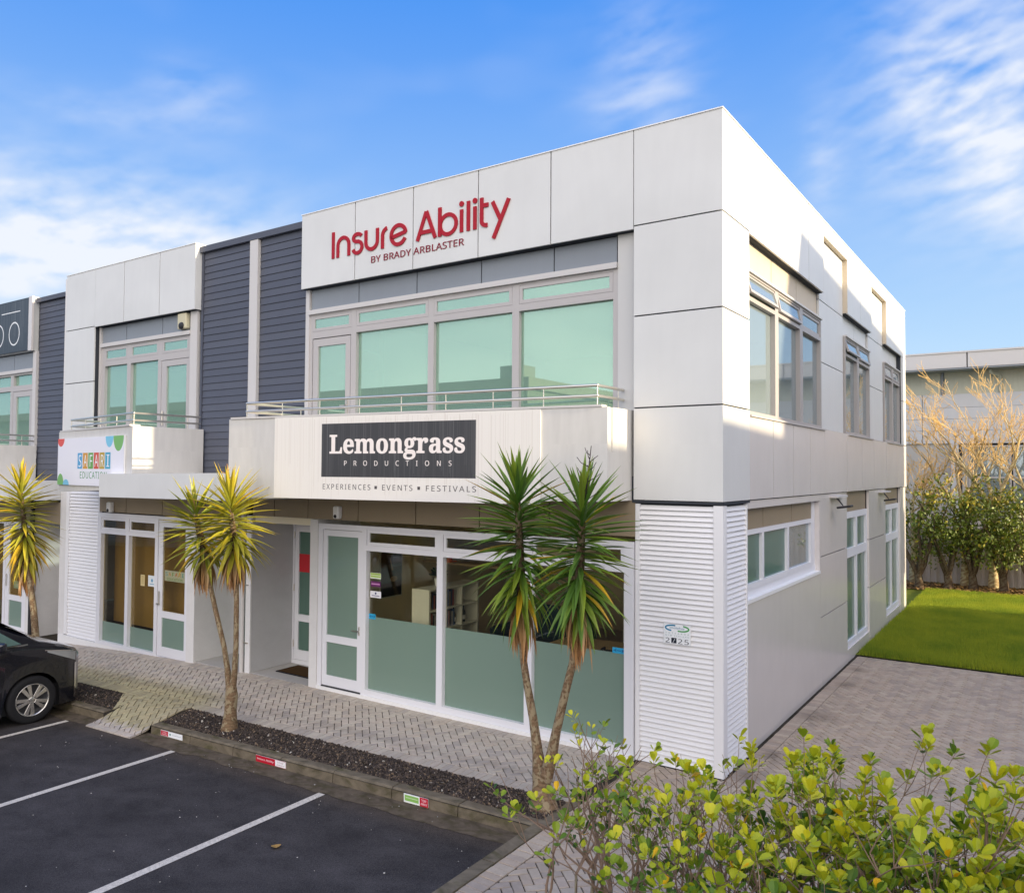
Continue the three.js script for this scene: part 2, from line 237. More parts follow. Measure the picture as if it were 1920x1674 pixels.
function stain(x, z) {                                            // damp line along the footpath, moss on the ramp, drip marks along the side wall
  let m = 1 + 0.06 * fbm(x * 1.3, z * 1.3, 2, 3), y = 1;
  if (z > -0.2 && z < 2.4 && x < -1) { const d = z - (1.16 + 0.10 * fbm(x * 1.7, 0, 5, 3)); m *= 1 - 0.34 * Math.exp(-((d / 0.075) ** 2)) * clamp(0.8 + fbm(x * 4, z * 4, 1, 3), 0, 1); m *= 1 - 0.10 * sstep(1.2, 1.5, z); const k = sstep(-7.3, -8.6, x) * sstep(0.7, 1.3, z); y = 1 - 0.3 * k; m *= 1 - 0.12 * k; }
  if (x > -0.1 && z < 0.6) for (const [a, b, s] of [[0.28, -1.15, 0.22], [0.35, -3.2, 0.3], [0.3, -5.4, 0.22], [0.25, -6.6, 0.2], [0.22, -0.3, 0.2]]) m *= 1 - 0.42 * Math.exp(-(((x - a) / (s * 0.8)) ** 2 + ((z - b) / s) ** 2)) * clamp(0.9 + 1.4 * fbm(x * 7, z * 7, 4, 3), 0.2, 1.2);
  return [m, m * lerp(1, 0.97, 1 - y), m * y];
}
function pave(base, polys, fy, seed, tint) {
  const r = rng(seed), pm = M(1, 1, 1, 0.9, { map: T.paver, vertexColors: true });
  const paint = (g, k) => { const q = g.attributes.position, col = new Float32Array(q.count * 3), c = paveTones[k]; for (let i = 0; i < q.count; i++) { const m = stain(q.getX(i), q.getZ(i)); for (let j = 0; j < 3; j++) col[3 * i + j] = c[j] * tint[j] * m[j]; } g.setAttribute('color', new THREE.BufferAttribute(col, 3)); return g; };
  const list = polys.map((p) => { const cx = p.reduce((s, q) => s + q[0], 0) / p.length, cz = p.reduce((s, q) => s + q[1], 0) / p.length, d = Math.hypot(cx - 3.27, cz - 9.36), v = inView(cx, fy(cx, cz), cz); return { p, d: v ? d : d + 1000, lift: (r() - 0.5) * 0.005, rot: r() * 5, k: Math.floor(r() * 6) }; }).sort((a, b) => a.d - b.d);
  list.slice(0, 300).forEach((e) => part(base, 'paver', paint(paverGeo(e.p, fy, e.lift, e.rot), e.k), pm));
  const rest = list.slice(300).map((e) => paint(paverGeo(e.p, fy, e.lift, e.rot), e.k));
  const m = part(base, 'pavers', mergeGeometries(rest), pm); m.userData.kind = 'stuff';
}
{
  const sand = M(0.075, 0.066, 0.055, 0.95, { map: T.concrete });
  const foot = structure('footpath', sheet([...range(-24, -1.2, 40), -9.43, -9.41, -8.14, -8.12].sort((a, b) => a - b), [-0.9, 0, 0.3, 0.8, 1.2, 1.4, 1.8, 2.33], S, -0.016), sand);
  const polys = [...herring([[-21, 0.22], [-1.2, 0.22], [-1.2, 1.40], [-21, 1.40]], Math.PI / 4), ...strip(-21, -1.2, 0.012, 0.22, 0.102, 'x'), ...strip(-8.15, -1.2, 1.40, 1.61, 0.102, 'x'), ...strip(-21, -9.45, 1.40, 1.61, 0.102, 'x'), ...herring([[-9.4, 1.40], [-8.15, 1.40], [-8.15, 2.53], [-9.4, 2.53]], Math.PI / 4), ...strip(-9.4, -8.15, 2.53, 2.64, 0.2, 'x'), ...herring([[-10.10, 1.61], [-9.43, 1.61], [-9.43, 2.19]], Math.PI / 4)];
  pave(foot, polys, S, 21, [1.42, 1.38, 1.35]);
  const drive = structure('driveway', sheet([-1.2, 0, 3, 8, 11.9], [-7.85, 0, 5.2], () => -0.016), sand);
  const flat = () => 0;
  const p2 = [...strip(-1.07, -0.86, -0.5 + 0.5, 5.2, 0.102, 'z').map((q) => q), ...herring([[-0.86, 0.02], [0.02, 0.02], [0.02, 5.2], [-0.86, 5.2]], Math.PI / 4), ...herring([[0.22, -7.8], [5.5, -7.8], [5.5, 5.2], [0.22, 5.2]], Math.PI / 4), ...strip(0.02, 0.22, -7.8, 5.2, 0.102, 'z')];
  pave(drive, p2, flat, 22, [1.24, 1.12, 1.0]);
  // damp patches where the downpipes drip onto the paving are part of the paving's colour
  const doorstep = structure('porch_floor', bx(-8.77, -7.19, -0.3, gx(-8) - 0.002, -0.92, 0.0), mat.floorConc);
  structure('porch_floor', bx(-10.42, -9.0, -0.4, gx(-9.7) + 0.0, -0.88, 0.0), mat.floorConc);
}

// ------------------------------------------------------------------ mulch beds
const leafShapes = {};
function mulch(corners, n, seed) {
  const r = rng(seed), pts = []; const xs = corners.map((c) => c[0]), zs = corners.map((c) => c[1]);
  const bed = structure('garden_bed', hexa(corners.map(([x, z]) => [x, ky(x) - 0.3, z]), corners.map(([x, z]) => [x, S(x, z) - 0.03, z])), M(0.035, 0.028, 0.024, 0.95));
  const geo = new THREE.IcosahedronGeometry(1, 0), im = new THREE.InstancedMesh(geo, M(1, 1, 1, 0.95), n), m = new THREE.Matrix4(), q = new THREE.Quaternion(), e = new THREE.Euler();
  const cross = (a, b, p) => (b[0] - a[0]) * (p[1] - a[1]) - (b[1] - a[1]) * (p[0] - a[0]);
  for (let i = 0; i < n; i++) {
    let p; do p = [lerp(Math.min(...xs), Math.max(...xs), r()), lerp(Math.min(...zs), Math.max(...zs), r())]; while (!corners.every((c, k) => cross(c, corners[(k + 1) % corners.length], p) <= 0));
    const s = 0.007 + 0.013 * r() * r(); e.set(r() * 3, r() * 6, r() * 3); q.setFromEuler(e);
    m.compose(new THREE.Vector3(p[0], S(...p) - 0.022 + 0.022 * r(), p[1]), q, new THREE.Vector3(s * (1 + r()), s * 0.6, s)); im.setMatrixAt(i, m);
    const t = r(), c = t > 0.988 ? [0.5, 0.46, 0.4] : t > 0.88 ? [0.20, 0.145, 0.10] : t > 0.5 ? [0.095, 0.075, 0.064] : [0.05, 0.041, 0.038]; im.setColorAt(i, C(...c));
  }
  shade(im); im.name = 'bark_mulch'; im.userData = { kind: 'stuff' }; bed.add(im);
}
mulch([[-8.05, 2.17], [-1.2, 2.17], [-1.2, 1.61], [-8.15, 1.61]], 16000, 31);
mulch([[-15.2, 2.17], [-9.45, 2.17], [-10.1, 1.61], [-15.2, 1.61]], 5000, 32);

// ------------------------------------------------------------------ office buildings
const GAP = 0.019;
const panels = (b, o, us, ys, w0, w1, m, name = 'panel') => { for (let i = 0; i < us.length - 1; i++) for (let j = 0; j < ys.length - 1; j++) part(b, name, bo(o, us[i] + (i ? GAP / 2 : 0), us[i + 1] - (i < us.length - 2 ? GAP / 2 : 0), ys[j] + (j ? GAP / 2 : 0), ys[j + 1] - (j < ys.length - 2 ? GAP / 2 : 0), w0, w1), m); };
function win(b, o, rect, holes, w0, w1, fm, gm, name = 'window') { // frame with a pane in each opening
  const f = part(b, name, frame(o, rect, holes.map((h) => h.slice(0, 4)), w0, w1), fm);
  for (const h of holes) if (h[4] !== 'none') part(f, 'pane', bo(o, h[0] - 0.005, h[1] + 0.005, h[2] - 0.005, h[3] + 0.005, w0 + 0.018, w0 + 0.026), h[4] ?? gm);
  return f;
}
function sash(f, o, h, w0, fm, gm, open = 0, bar = 0.045) {         // a top-hung sash, its lower edge swung out by «open»
  const [a, b, c, d] = h; const g = frame('F', [a, b, c - d, 0], [[a + bar, b - bar, c - d + bar, -bar]], 0, 0.035), p = bo('F', a + bar, b - bar, c - d + bar, -bar, 0.014, 0.02);
  for (const q of [g, p]) { q.rotateX(-open).translate(0, d, w0); if (o === 'S') turnS(q); wuv(q); }
  const s = part(f, 'sash', g, fm); s.userData = {}; part(f, 'pane', p, gm); return s;
}
function boards(b, o, u0, u1, y0, y1, w, pitch, m1, m2, lip = 0.018, name = 'weatherboard') {
  const n = Math.round((y1 - y0) / pitch), h = (y1 - y0) / n;
  for (let i = 0; i < n; i++) {
    const a = y0 + i * h, sh = new THREE.Shape([[0, a], [lip, a], [lip, a + 0.006], [0.004, a + h - 0.004], [0, a + h - 0.004]].map(([x, y]) => new THREE.Vector2(x, y)));
    const g = new THREE.ExtrudeGeometry(sh, { depth: u1 - u0, bevelEnabled: false }).rotateY(-Math.PI / 2).scale(1, 1, 1);  // (x, y, d) -> (-d, y, x)
    g.translate(u1, 0, w); if (o === 'S') turnS(g); part(b, name, wuv(g), i % 3 ? m1 : m2);
  }
}
const rail = (p, a, b, r = 0.02, name = 'handrail') => part(p, name, rod(a, b, r), mat.steel);

function balcony(b, R, L, back, yb, yt, m) {                       // R, L: front corners [x, z]; yb, yt: [left, right]
  const dx = L[0] - R[0], dz = L[1] - R[1], len = Math.hypot(dx, dz), nx = -dz / len * -1, nz = dx / len * -1;  // outward normal of the front face
  const inn = (p, d) => [p[0] - nx * d, p[1] - nz * d];
  const Li = inn(L, 0.14), Ri = inn(R, 0.14), yf = yt[0] - 0.55;
  const ring = (pts, ys) => pts.map(([x, z], i) => [x, ys[i], z]);
  const slab = part(b, 'balcony', hexa(ring([L, R, [R[0], back], [L[0], back]], [yb[0], yb[1], yb[1], yb[0]]), ring([L, R, [R[0], back], [L[0], back]], [yf, yf, yf, yf])), m);
  part(slab, 'parapet', hexa(ring([L, R, Ri, Li], [yf, yf, yf, yf]), ring([L, R, Ri, Li], [yt[0], yt[1], yt[1], yt[0]])), m);
  part(slab, 'parapet', hexa(ring([[R[0] - 0.14, Ri[1]], [R[0], Ri[1] - 0.004], [R[0], back], [R[0] - 0.14, back]], [yf, yf, yf, yf]), ring([[R[0] - 0.14, Ri[1]], [R[0], Ri[1] - 0.004], [R[0], back], [R[0] - 0.14, back]], [yt[1], yt[1], yt[1], yt[1]])), m);
  part(slab, 'parapet', hexa(ring([[L[0], Li[1]], [L[0] + 0.14, Li[1] - 0.01], [L[0] + 0.14, back], [L[0], back]], [yf, yf, yf, yf]), ring([[L[0], Li[1]], [L[0] + 0.14, Li[1] - 0.01], [L[0] + 0.14, back], [L[0], back]], [yt[0], yt[0], yt[0], yt[0]])), m);
  const Lo = [L[0] + 0.05, L[1] + 0.012], Ro = [R[0] - 0.07, R[1] + 0.02];
  part(slab, 'coping', hexa(ring([Lo, Ro, inn(Ro, 0.19), inn(Lo, 0.19)], [yt[0] + 0.002, yt[1] + 0.002, yt[1] + 0.002, yt[0] + 0.002]), ring([Lo, Ro, inn(Ro, 0.19), inn(Lo, 0.19)], [yt[0] + 0.03, yt[1] + 0.03, yt[1] + 0.03, yt[0] + 0.03])), mat.trim);
  return { slab, inn };
}
function railing(slab, A, B, endA, endB, y, posts) {               // A, B: [x, y0, z] top of the parapet; endA / endB: z at the wall
  for (const d of [0.125, 0.255]) {
    rail(slab, [A[0], A[1] + d, A[1 + 1]], [B[0], B[1] + d, B[2]]);
    rail(slab, [A[0], A[1] + d, A[2]], [A[0], A[1] + d, endA]); rail(slab, [B[0], B[1] + d, B[2]], [B[0], B[1] + d, endB]);
    for (const e of [A, B]) part(slab, 'handrail', new THREE.SphereGeometry(0.0202, 10, 8).translate(e[0], e[1] + d, e[2]), mat.steel);
  }
  for (let i = 0; i <= posts; i++) { const t = i / posts, x = lerp(A[0], B[0], t), z = lerp(A[2], B[2], t), yy = lerp(A[1], B[1], t); part(slab, 'railing_post', rod([x, yy - 0.02, z], [x, yy + 0.25, z], 0.008), mat.steel); }
  for (const [e, end] of [[A, endA], [B, endB]]) part(slab, 'railing_post', rod([e[0], e[1] - 0.02, lerp(e[2], end, 0.8)], [e[0], e[1] + 0.25, lerp(e[2], end, 0.8)], 0.008), mat.steel);
}

// ---- the corner unit
const B1 = thing('office_building', 'white panelled two storey corner unit with red letters on its parapet', 'building', [-4.4, 0, -7]);
{
  const b = B1, YS = [3.3, 4.48, 5.67, 6.853, 8.11];
  panels(b, 'F', [-1.18, 0], YS, -0.03, 0, mat.panel); panels(b, 'S', [0.031, 1.03], YS, -0.03, 0, mat.panel2);
  part(b, 'wall', merge([bx(-1.185, -0.035, 3.3, 8.09, -0.15, -0.034), bx(-0.15, -0.034, 3.3, 8.09, -1.03, -0.152)]), mat.gap);
  panels(b, 'F', [-7.56, -6.257, -4.982, -3.708, -2.45, -1.192], [6.815, 8.11], -0.03, 0, mat.panel);
  part(b, 'wall', bx(-7.555, -1.19, 6.812, 8.09, -0.3, -0.034), mat.gap);
  part(b, 'coping', merge([bx(-7.57, 0.012, 8.113, 8.128, -0.25, 0.012), bx(-0.25, 0.0125, 8.1132, 8.1282, -14.68, -0.251)]), mat.white);
  panels(b, 'F', [-7.455, -6.30, -5.02, -3.75, -2.48, -1.50], [6.455, 6.80], -0.17, -0.15, mat.spandrel, 'spandrel_panel');
  part(b, 'wall', bx(-7.5, -1.2, 6.40, 6.81, -0.3, -0.172), mat.gap);
  part(b, 'column', bx(-1.47, -1.185, 4.2, 6.81, -0.3, -0.12), mat.column); part(b, 'column', bx(-7.56, -7.47, 4.2, 6.81, -0.3, -0.11), mat.trim);
  part(b, 'head_trim', bx(-7.47, -1.475, 6.368, 6.445, -0.3, -0.085), mat.trim);
  const top = [6.105, 6.315], big = [4.1, 5.965];
  const up = win(b, 'F', [-7.468, -1.472, 4.0, 6.366], [[-6.335, -4.765, ...big], [-4.65, -3.175, ...big], [-3.055, -1.545, ...big], [-7.40, -6.455, 4.02, 5.945, 'none'], ...[[-7.40, -6.455], [-6.335, -4.765], [-4.65, -3.175], [-3.055, -1.545]].map((q) => [...q, 6.065, 6.335, 'none'])], -0.22, -0.13, mat.frameUp, mat.glassUp);
  [[-7.40, -6.455], [-6.335, -4.765], [-4.65, -3.175], [-3.055, -1.545]].forEach((q) => sash(up, 'F', [q[0] + 0.004, q[1] - 0.004, 6.069, 6.331], -0.165, mat.frameUp, mat.glassUp, 0.0, 0.052));
  win(b, 'F', [-7.385, -6.47, 4.02, 5.93], [[-7.26, -6.585, 4.18, 5.80]], -0.19, -0.135, mat.frameUp, mat.glassUp, 'door');
  part(b, 'door_handle', merge([bx(-6.545, -6.515, 4.60, 4.86, -0.135, -0.12), bx(-6.67, -6.53, 4.735, 4.755, -0.10, -0.085), bx(-6.545, -6.52, 4.735, 4.755, -0.12, -0.085)]), mat.steel);
  // balcony
  const R = [-1.22, 0.655], L = [-7.5, 1.47];
  const { slab } = balcony(b, R, L, -0.12, [3.21, 3.288], [4.445, 4.455], mat.balcony);
  railing(slab, [-7.21, 4.44, 1.36], [-1.38, 4.475, 0.62], 0.0, -0.1, 0, 8);
  // ground floor band, frames, doors
  panels(b, 'F', [-8.77, -8.185, -7.31, -6.11, -4.87, -3.645, -2.45, -1.16], [2.825, 3.29], -0.03, 0.0, mat.band, 'fascia_panel');
  part(b, 'wall', bx(-8.77, -1.16, 2.83, 3.6, -0.3, -0.032), mat.gap);
  part(b, 'column', bx(-7.185, -7.005, -0.1, 2.82, -0.95, 0.05), mat.plasterLight);
  const fl = win(b, 'F', [-7.0, -1.17, 0.05, 2.755], [[-5.885, -4.415, 0.14, 2.36, 'none'], [-4.30, -2.835, 0.14, 2.36, 'none'], [-2.71, -1.30, 0.14, 2.36, 'none'], [-6.905, -5.985, 0.052, 2.665, 'none'], ...[[-5.885, -4.415], [-4.30, -2.835], [-2.71, -1.30]].map((q) => [...q, 2.445, 2.70, 'none'])], -0.07, 0.03, mat.frameLow, mat.glassClear);
  for (const q of [[-5.885, -4.415], [-4.30, -2.835], [-2.71, -1.30]]) {
    sash(fl, 'F', [q[0] + 0.004, q[1] - 0.004, 2.448, 2.697], -0.02, mat.frameLow, mat.glassClear, 0, 0.05);
    part(fl, 'pane', bx(q[0] - 0.003, q[1] + 0.003, 1.302, 2.363, -0.052, -0.046), mat.glassClear); part(fl, 'frosted_pane', bx(q[0] - 0.003, q[1] + 0.003, 0.137, 1.30, -0.052, -0.046), mat.frost);
  }
  const d = win(b, 'F', [-6.895, -5.995, 0.07, 2.655], [[-6.80, -6.085, 0.91, 2.555, mat.frost], [-6.80, -6.085, 0.24, 0.79, mat.frost]], -0.03, 0.015, mat.frameLow, mat.frost, 'door');
  part(d, 'handle', merge([bx(-6.05, -6.03, 0.98, 1.12, 0.015, 0.026), bx(-6.17, -6.035, 1.04, 1.06, 0.045, 0.06), bx(-6.05, -6.03, 1.04, 1.06, 0.026, 0.06)]), mat.steel);
  part(b, 'sill', bx(-7.0, -1.17, -0.05, 0.048, -0.1, 0.055), mat.white); part(b, 'threshold', bx(-6.9, -5.99, 0.0485, 0.066, -0.04, 0.034), mat.dark);
  // porch
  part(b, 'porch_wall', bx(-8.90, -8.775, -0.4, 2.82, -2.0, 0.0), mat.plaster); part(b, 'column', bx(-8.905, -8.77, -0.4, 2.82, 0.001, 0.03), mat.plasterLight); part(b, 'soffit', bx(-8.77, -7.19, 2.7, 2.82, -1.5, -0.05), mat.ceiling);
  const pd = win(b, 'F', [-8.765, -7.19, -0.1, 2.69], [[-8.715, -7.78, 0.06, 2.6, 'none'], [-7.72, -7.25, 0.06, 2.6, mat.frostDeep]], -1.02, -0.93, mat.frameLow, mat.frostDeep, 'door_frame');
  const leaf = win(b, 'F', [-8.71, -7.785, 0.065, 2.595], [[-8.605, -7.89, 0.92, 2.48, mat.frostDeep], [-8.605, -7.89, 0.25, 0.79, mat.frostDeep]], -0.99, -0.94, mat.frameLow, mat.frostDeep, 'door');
  part(leaf, 'red_film', bx(-8.605, -7.89, 1.72, 2.06, -0.962, -0.956), mat.redFilm); for (const y of [0.3, 1.35, 2.35]) part(leaf, 'hinge', rod([-8.715, y, -0.925], [-8.715, y + 0.13, -0.925], 0.011), mat.steel);
  part(b, 'downpipe', rod([-8.99, gx(-9) - 0.1, 0.03], [-8.99, 3.15, 0.03], 0.045), mat.trim);
  for (const y of [0.5, 1.55, 2.3]) part(b, 'pipe_clip', merge([bx(-8.94, -8.82, y, y + 0.02, 0.03, 0.045)]), mat.steel);
  // louvred corner
  part(b, 'corner_post', merge([bx(-0.12, 0.0, 0.0, 3.25, -0.04, 0.002), bx(-0.04, 0.0025, 0.0, 3.25, -0.13, -0.041)]), mat.louvre);
  part(b, 'louvre_trim', bx(-1.155, -1.095, 0.0, 3.25, -0.06, 0.0), mat.louvre); part(b, 'louvre_trim', bx(-0.06, 0.0, 0.0, 3.25, -0.93, -0.90), mat.louvre);
  part(b, 'wall', merge([bx(-1.15, -0.05, 0.0, 3.28, -0.10, -0.041), bx(-0.10, -0.041, 0, 3.28, -0.92, -0.135)]), mat.gap);
  boards(b, 'F', -1.094, -0.121, 0.0, 3.24, -0.038, 0.064, mat.louvre, mat.louvre, 0.03, 'louvre_slat'); boards(b, 'S', 0.131, 0.899, 0.0, 3.24, -0.038, 0.064, mat.louvre, mat.louvre, 0.03, 'louvre_slat');
  part(b, 'shadow_line', merge([bx(-1.2, 0.01, 3.262, 3.29, -0.14, 0.008), bx(-0.14, 0.0104, 3.2622, 3.2902, -1.0, -0.1402)]), mat.gap);  // dark strip painted in for the shadow line under the slab edge
  // side wall, upper storey
  panels(b, 'S', [1.032, 2.1, 3.17, 4.2, 5.225], [3.3, 4.42], -0.03, 0, mat.side); panels(b, 'S', [5.232, 7.03], [3.3, 4.42], -0.03, 0, mat.side); panels(b, 'S', [7.075, 8.53, 9.9, 11.47], [3.3, 4.40], -0.03, 0, mat.side); panels(b, 'S', [11.52, 13.2, 14.66], [3.3, 4.40], -0.03, 0, mat.side);
  panels(b, 'S', [1.032, 3.2, 4.18, 5.22], [6.83, 8.11], -0.03, 0, mat.panel2); panels(b, 'S', [5.222, 7.19], [7.85, 8.11], -0.03, 0, mat.panel2); panels(b, 'S', [7.192, 8.5, 9.74], [6.79, 8.11], -0.03, 0, mat.panel2); panels(b, 'S', [9.742, 11.64], [7.83, 8.11], -0.03, 0, mat.panel2); panels(b, 'S', [11.642, 14.66], [6.79, 8.11], -0.03, 0, mat.panel2);
  part(b, 'wall', merge([bo('S', 1.03, 5.235, 6.826, 8.09, -0.2, -0.033), bo('S', 7.18, 9.75, 6.786, 8.09, -0.2, -0.033), bo('S', 11.63, 14.65, 6.786, 8.09, -0.2, -0.033), bo('S', 5.24, 7.17, 7.852, 8.09, -0.2, -0.033), bo('S', 9.76, 11.62, 7.832, 8.09, -0.2, -0.033), bo('S', 1.03, 14.65, 3.3, 4.395, -0.25, -0.033)]), mat.gap);
  for (const [u0, u1, yt] of [[5.24, 7.175, 7.85], [9.76, 11.62, 7.83]]) panels(b, 'S', [u0, u1], [4.425, 5.63, 6.73, yt], -0.13, -0.09, mat.panel2);
  panels(b, 'S', [14.02, 14.66], [4.425, 5.6, 6.78], -0.03, 0, mat.panel2);
  part(b, 'wall', merge([bo('S', 5.2, 7.2, 4.3, 7.86, -0.2, -0.132), bo('S', 9.72, 11.65, 4.3, 7.84, -0.2, -0.132), bo('S', 13.98, 14.6, 4.3, 6.8, -0.2, -0.04)]), mat.gap);
  for (const [u0, u1, ms, y1] of [[1.032, 5.222, [2.48, 3.88], 6.83], [7.2, 9.74, [8.45], 6.79], [11.65, 14.0, [12.85], 6.79]]) {
    panels(b, 'S', [u0, ...ms, u1], [6.38, y1 - 0.004], -0.16, -0.13, u0 < 2 ? mat.beige : mat.panel2, 'spandrel_panel');
    part(b, 'hood', bo('S', u0 + 0.01, u1 - 0.01, 6.345, 6.375, -0.2, -0.02), mat.trim);
    const us = [u0 + 0.05, ...ms.flatMap((m) => [m - 0.085, m + 0.085]), u1 - 0.05], bigs = [], tops = [];
    for (let i = 0; i < us.length; i += 2) { bigs.push([us[i], us[i + 1], 4.48, 5.97]); tops.push([us[i], us[i + 1], 6.03, 6.315, 'none']); }
    const f = win(b, 'S', [u0, u1, 4.424, 6.343], [...bigs, ...tops], -0.145, -0.05, mat.frameSide, mat.glassSide);
    tops.forEach((q, i) => sash(f, 'S', [q[0] + 0.004, q[1] - 0.004, q[2] + 0.004, q[3] - 0.004], -0.10, mat.frameSide, mat.glassSide, [0.30, 0.20, 0.0][i] * (u0 > 10 ? 0.4 : 1)));
    part(b, 'sill', bo('S', u0, u1, 4.396, 4.4215, -0.1, 0.03), mat.frameUp);
  }
  part(b, 'wall', merge([bo('S', 1.035, 14.6, 6.79, 6.822, -0.2, -0.165)]), mat.gap);
  // side wall, ground storey
  const g = mat.side;
  for (const [u0, u1, yt] of [[5.236, 7.178, 7.85], [9.756, 11.628, 7.83]]) { part(b, 'reveal', bo('S', u0, u1, yt - 0.006, yt - 0.0005, -0.089, -0.002), mat.beige); part(b, 'reveal', bo('S', u1, u1 + 0.011, 6.80, yt - 0.007, -0.089, -0.002), mat.beige); part(b, 'reveal', bo('S', u0 - 0.012, u0, 6.84, yt - 0.007, -0.089, -0.002), mat.beige); }
  part(b, 'panel', bo('S', 0.935, 4.98, -0.1, 1.935, -0.08, -0.03), g); part(b, 'panel', bo('S', 0.935, 5.0, 3.18, 3.285, -0.08, -0.02), g);
  panels(b, 'S', [0.94, 2.0, 3.5, 4.93], [2.885, 3.178], -0.16, -0.12, mat.band, 'fascia_panel'); part(b, 'sill', bo('S', 0.935, 4.93, 1.937, 1.985, -0.14, -0.015), mat.white); part(b, 'sill', bo('S', 0.935, 4.93, 1.986, 2.088, -0.14, -0.10), mat.frameLow);
  win(b, 'S', [0.935, 4.72, 2.09, 2.883], [[1.0, 1.86, 2.16, 2.82], [1.95, 3.15, 2.16, 2.82], [3.24, 4.6, 2.16, 2.82, mat.glassSide]], -0.16, -0.09, mat.frameLow, mat.frostSide); part(b, 'jamb', bo('S', 4.722, 4.985, 1.99, 3.178, -0.16, -0.11), mat.frameLow); part(b, 'jamb', bo('S', 4.93, 4.985, 1.936, 3.178, -0.109, -0.031), g);
  part(b, 'wall', merge([bo('S', 0.93, 5.0, -0.1, 1.93, -0.2, -0.082), bo('S', 5.0, 14.6, -0.1, 0.2, -0.2, -0.06), bo('S', 5.0, 7.14, 0.2, 3.29, -0.2, -0.082), bo('S', 9.42, 11.5, 0.2, 3.29, -0.2, -0.082), bo('S', 13.72, 14.6, 0.2, 3.29, -0.2, -0.082)]), mat.gap);
  for (const [u0, u1] of [[4.99, 7.14], [9.41, 11.5]]) panels(b, 'S', [u0, u1], [-0.1, 1.17, 2.21, 3.285], -0.08, -0.03, g);
  panels(b, 'S', [13.72, 14.66], [-0.1, 3.285], -0.08, -0.03, mat.side);
  for (const [u0, u1] of [[7.142, 9.408], [11.502, 13.718]]) {
    part(b, 'panel', bo('S', u0, u1, -0.1, 0.225, -0.08, -0.035), g); panels(b, 'S', [u0, u1], [2.885, 3.285], -0.14, -0.10, mat.band, 'fascia_panel'); const m = (u0 + u1) / 2;
    win(b, 'S', [u0, u1, 0.228, 2.883], [[u0 + 0.09, m - 0.05, 0.34, 1.98], [m + 0.05, u1 - 0.09, 0.34, 1.98], [u0 + 0.12, m - 0.08, 2.16, 2.76], [m + 0.08, u1 - 0.12, 2.16, 2.76]], -0.14, -0.07, mat.frameLow, mat.frostSide);
  }
  // floors, roof, back and inner walls
  part(b, 'floor', bx(-7.0, -0.2, -0.08, 0.045, -14.5, -0.075), mat.carpet); part(b, 'floor', bx(-7.5, -0.21, 3.61, 3.78, -14.5, -0.31), mat.carpet); part(b, 'ceiling', bx(-7.0, -0.22, 2.80, 2.825, -14.5, -0.3), mat.ceiling); part(b, 'ceiling', bx(-7.5, -0.21, 6.5, 6.53, -14.5, -0.31), mat.ceiling);
  part(b, 'inner_wall', bx(-7.0, -0.21, 0.046, 2.79, -7.2, -7.1), mat.tan); part(b, 'inner_wall', bx(-7.15, -7.004, -0.05, 2.79, -7.1, -0.96), mat.tan); part(b, 'inner_wall', bx(-7.5, -0.21, 3.79, 6.49, -8.1, -8.0), mat.plasterLight); part(b, 'inner_wall', bx(-3.0, -2.9, 0.046, 2.79, -7.09, -4.6), mat.tan);
  part(b, 'roof', bx(-10.5, -0.21, 7.55, 7.7, -14.6, -0.36), mat.roof); part(b, 'back_wall', bx(-10.5, -0.21, -0.3, 8.08, -14.66, -14.52), mat.panel2); part(b, 'party_wall', bx(-7.7, -7.56, -0.3, 7.54, -14.5, -2.1), mat.plaster);
}

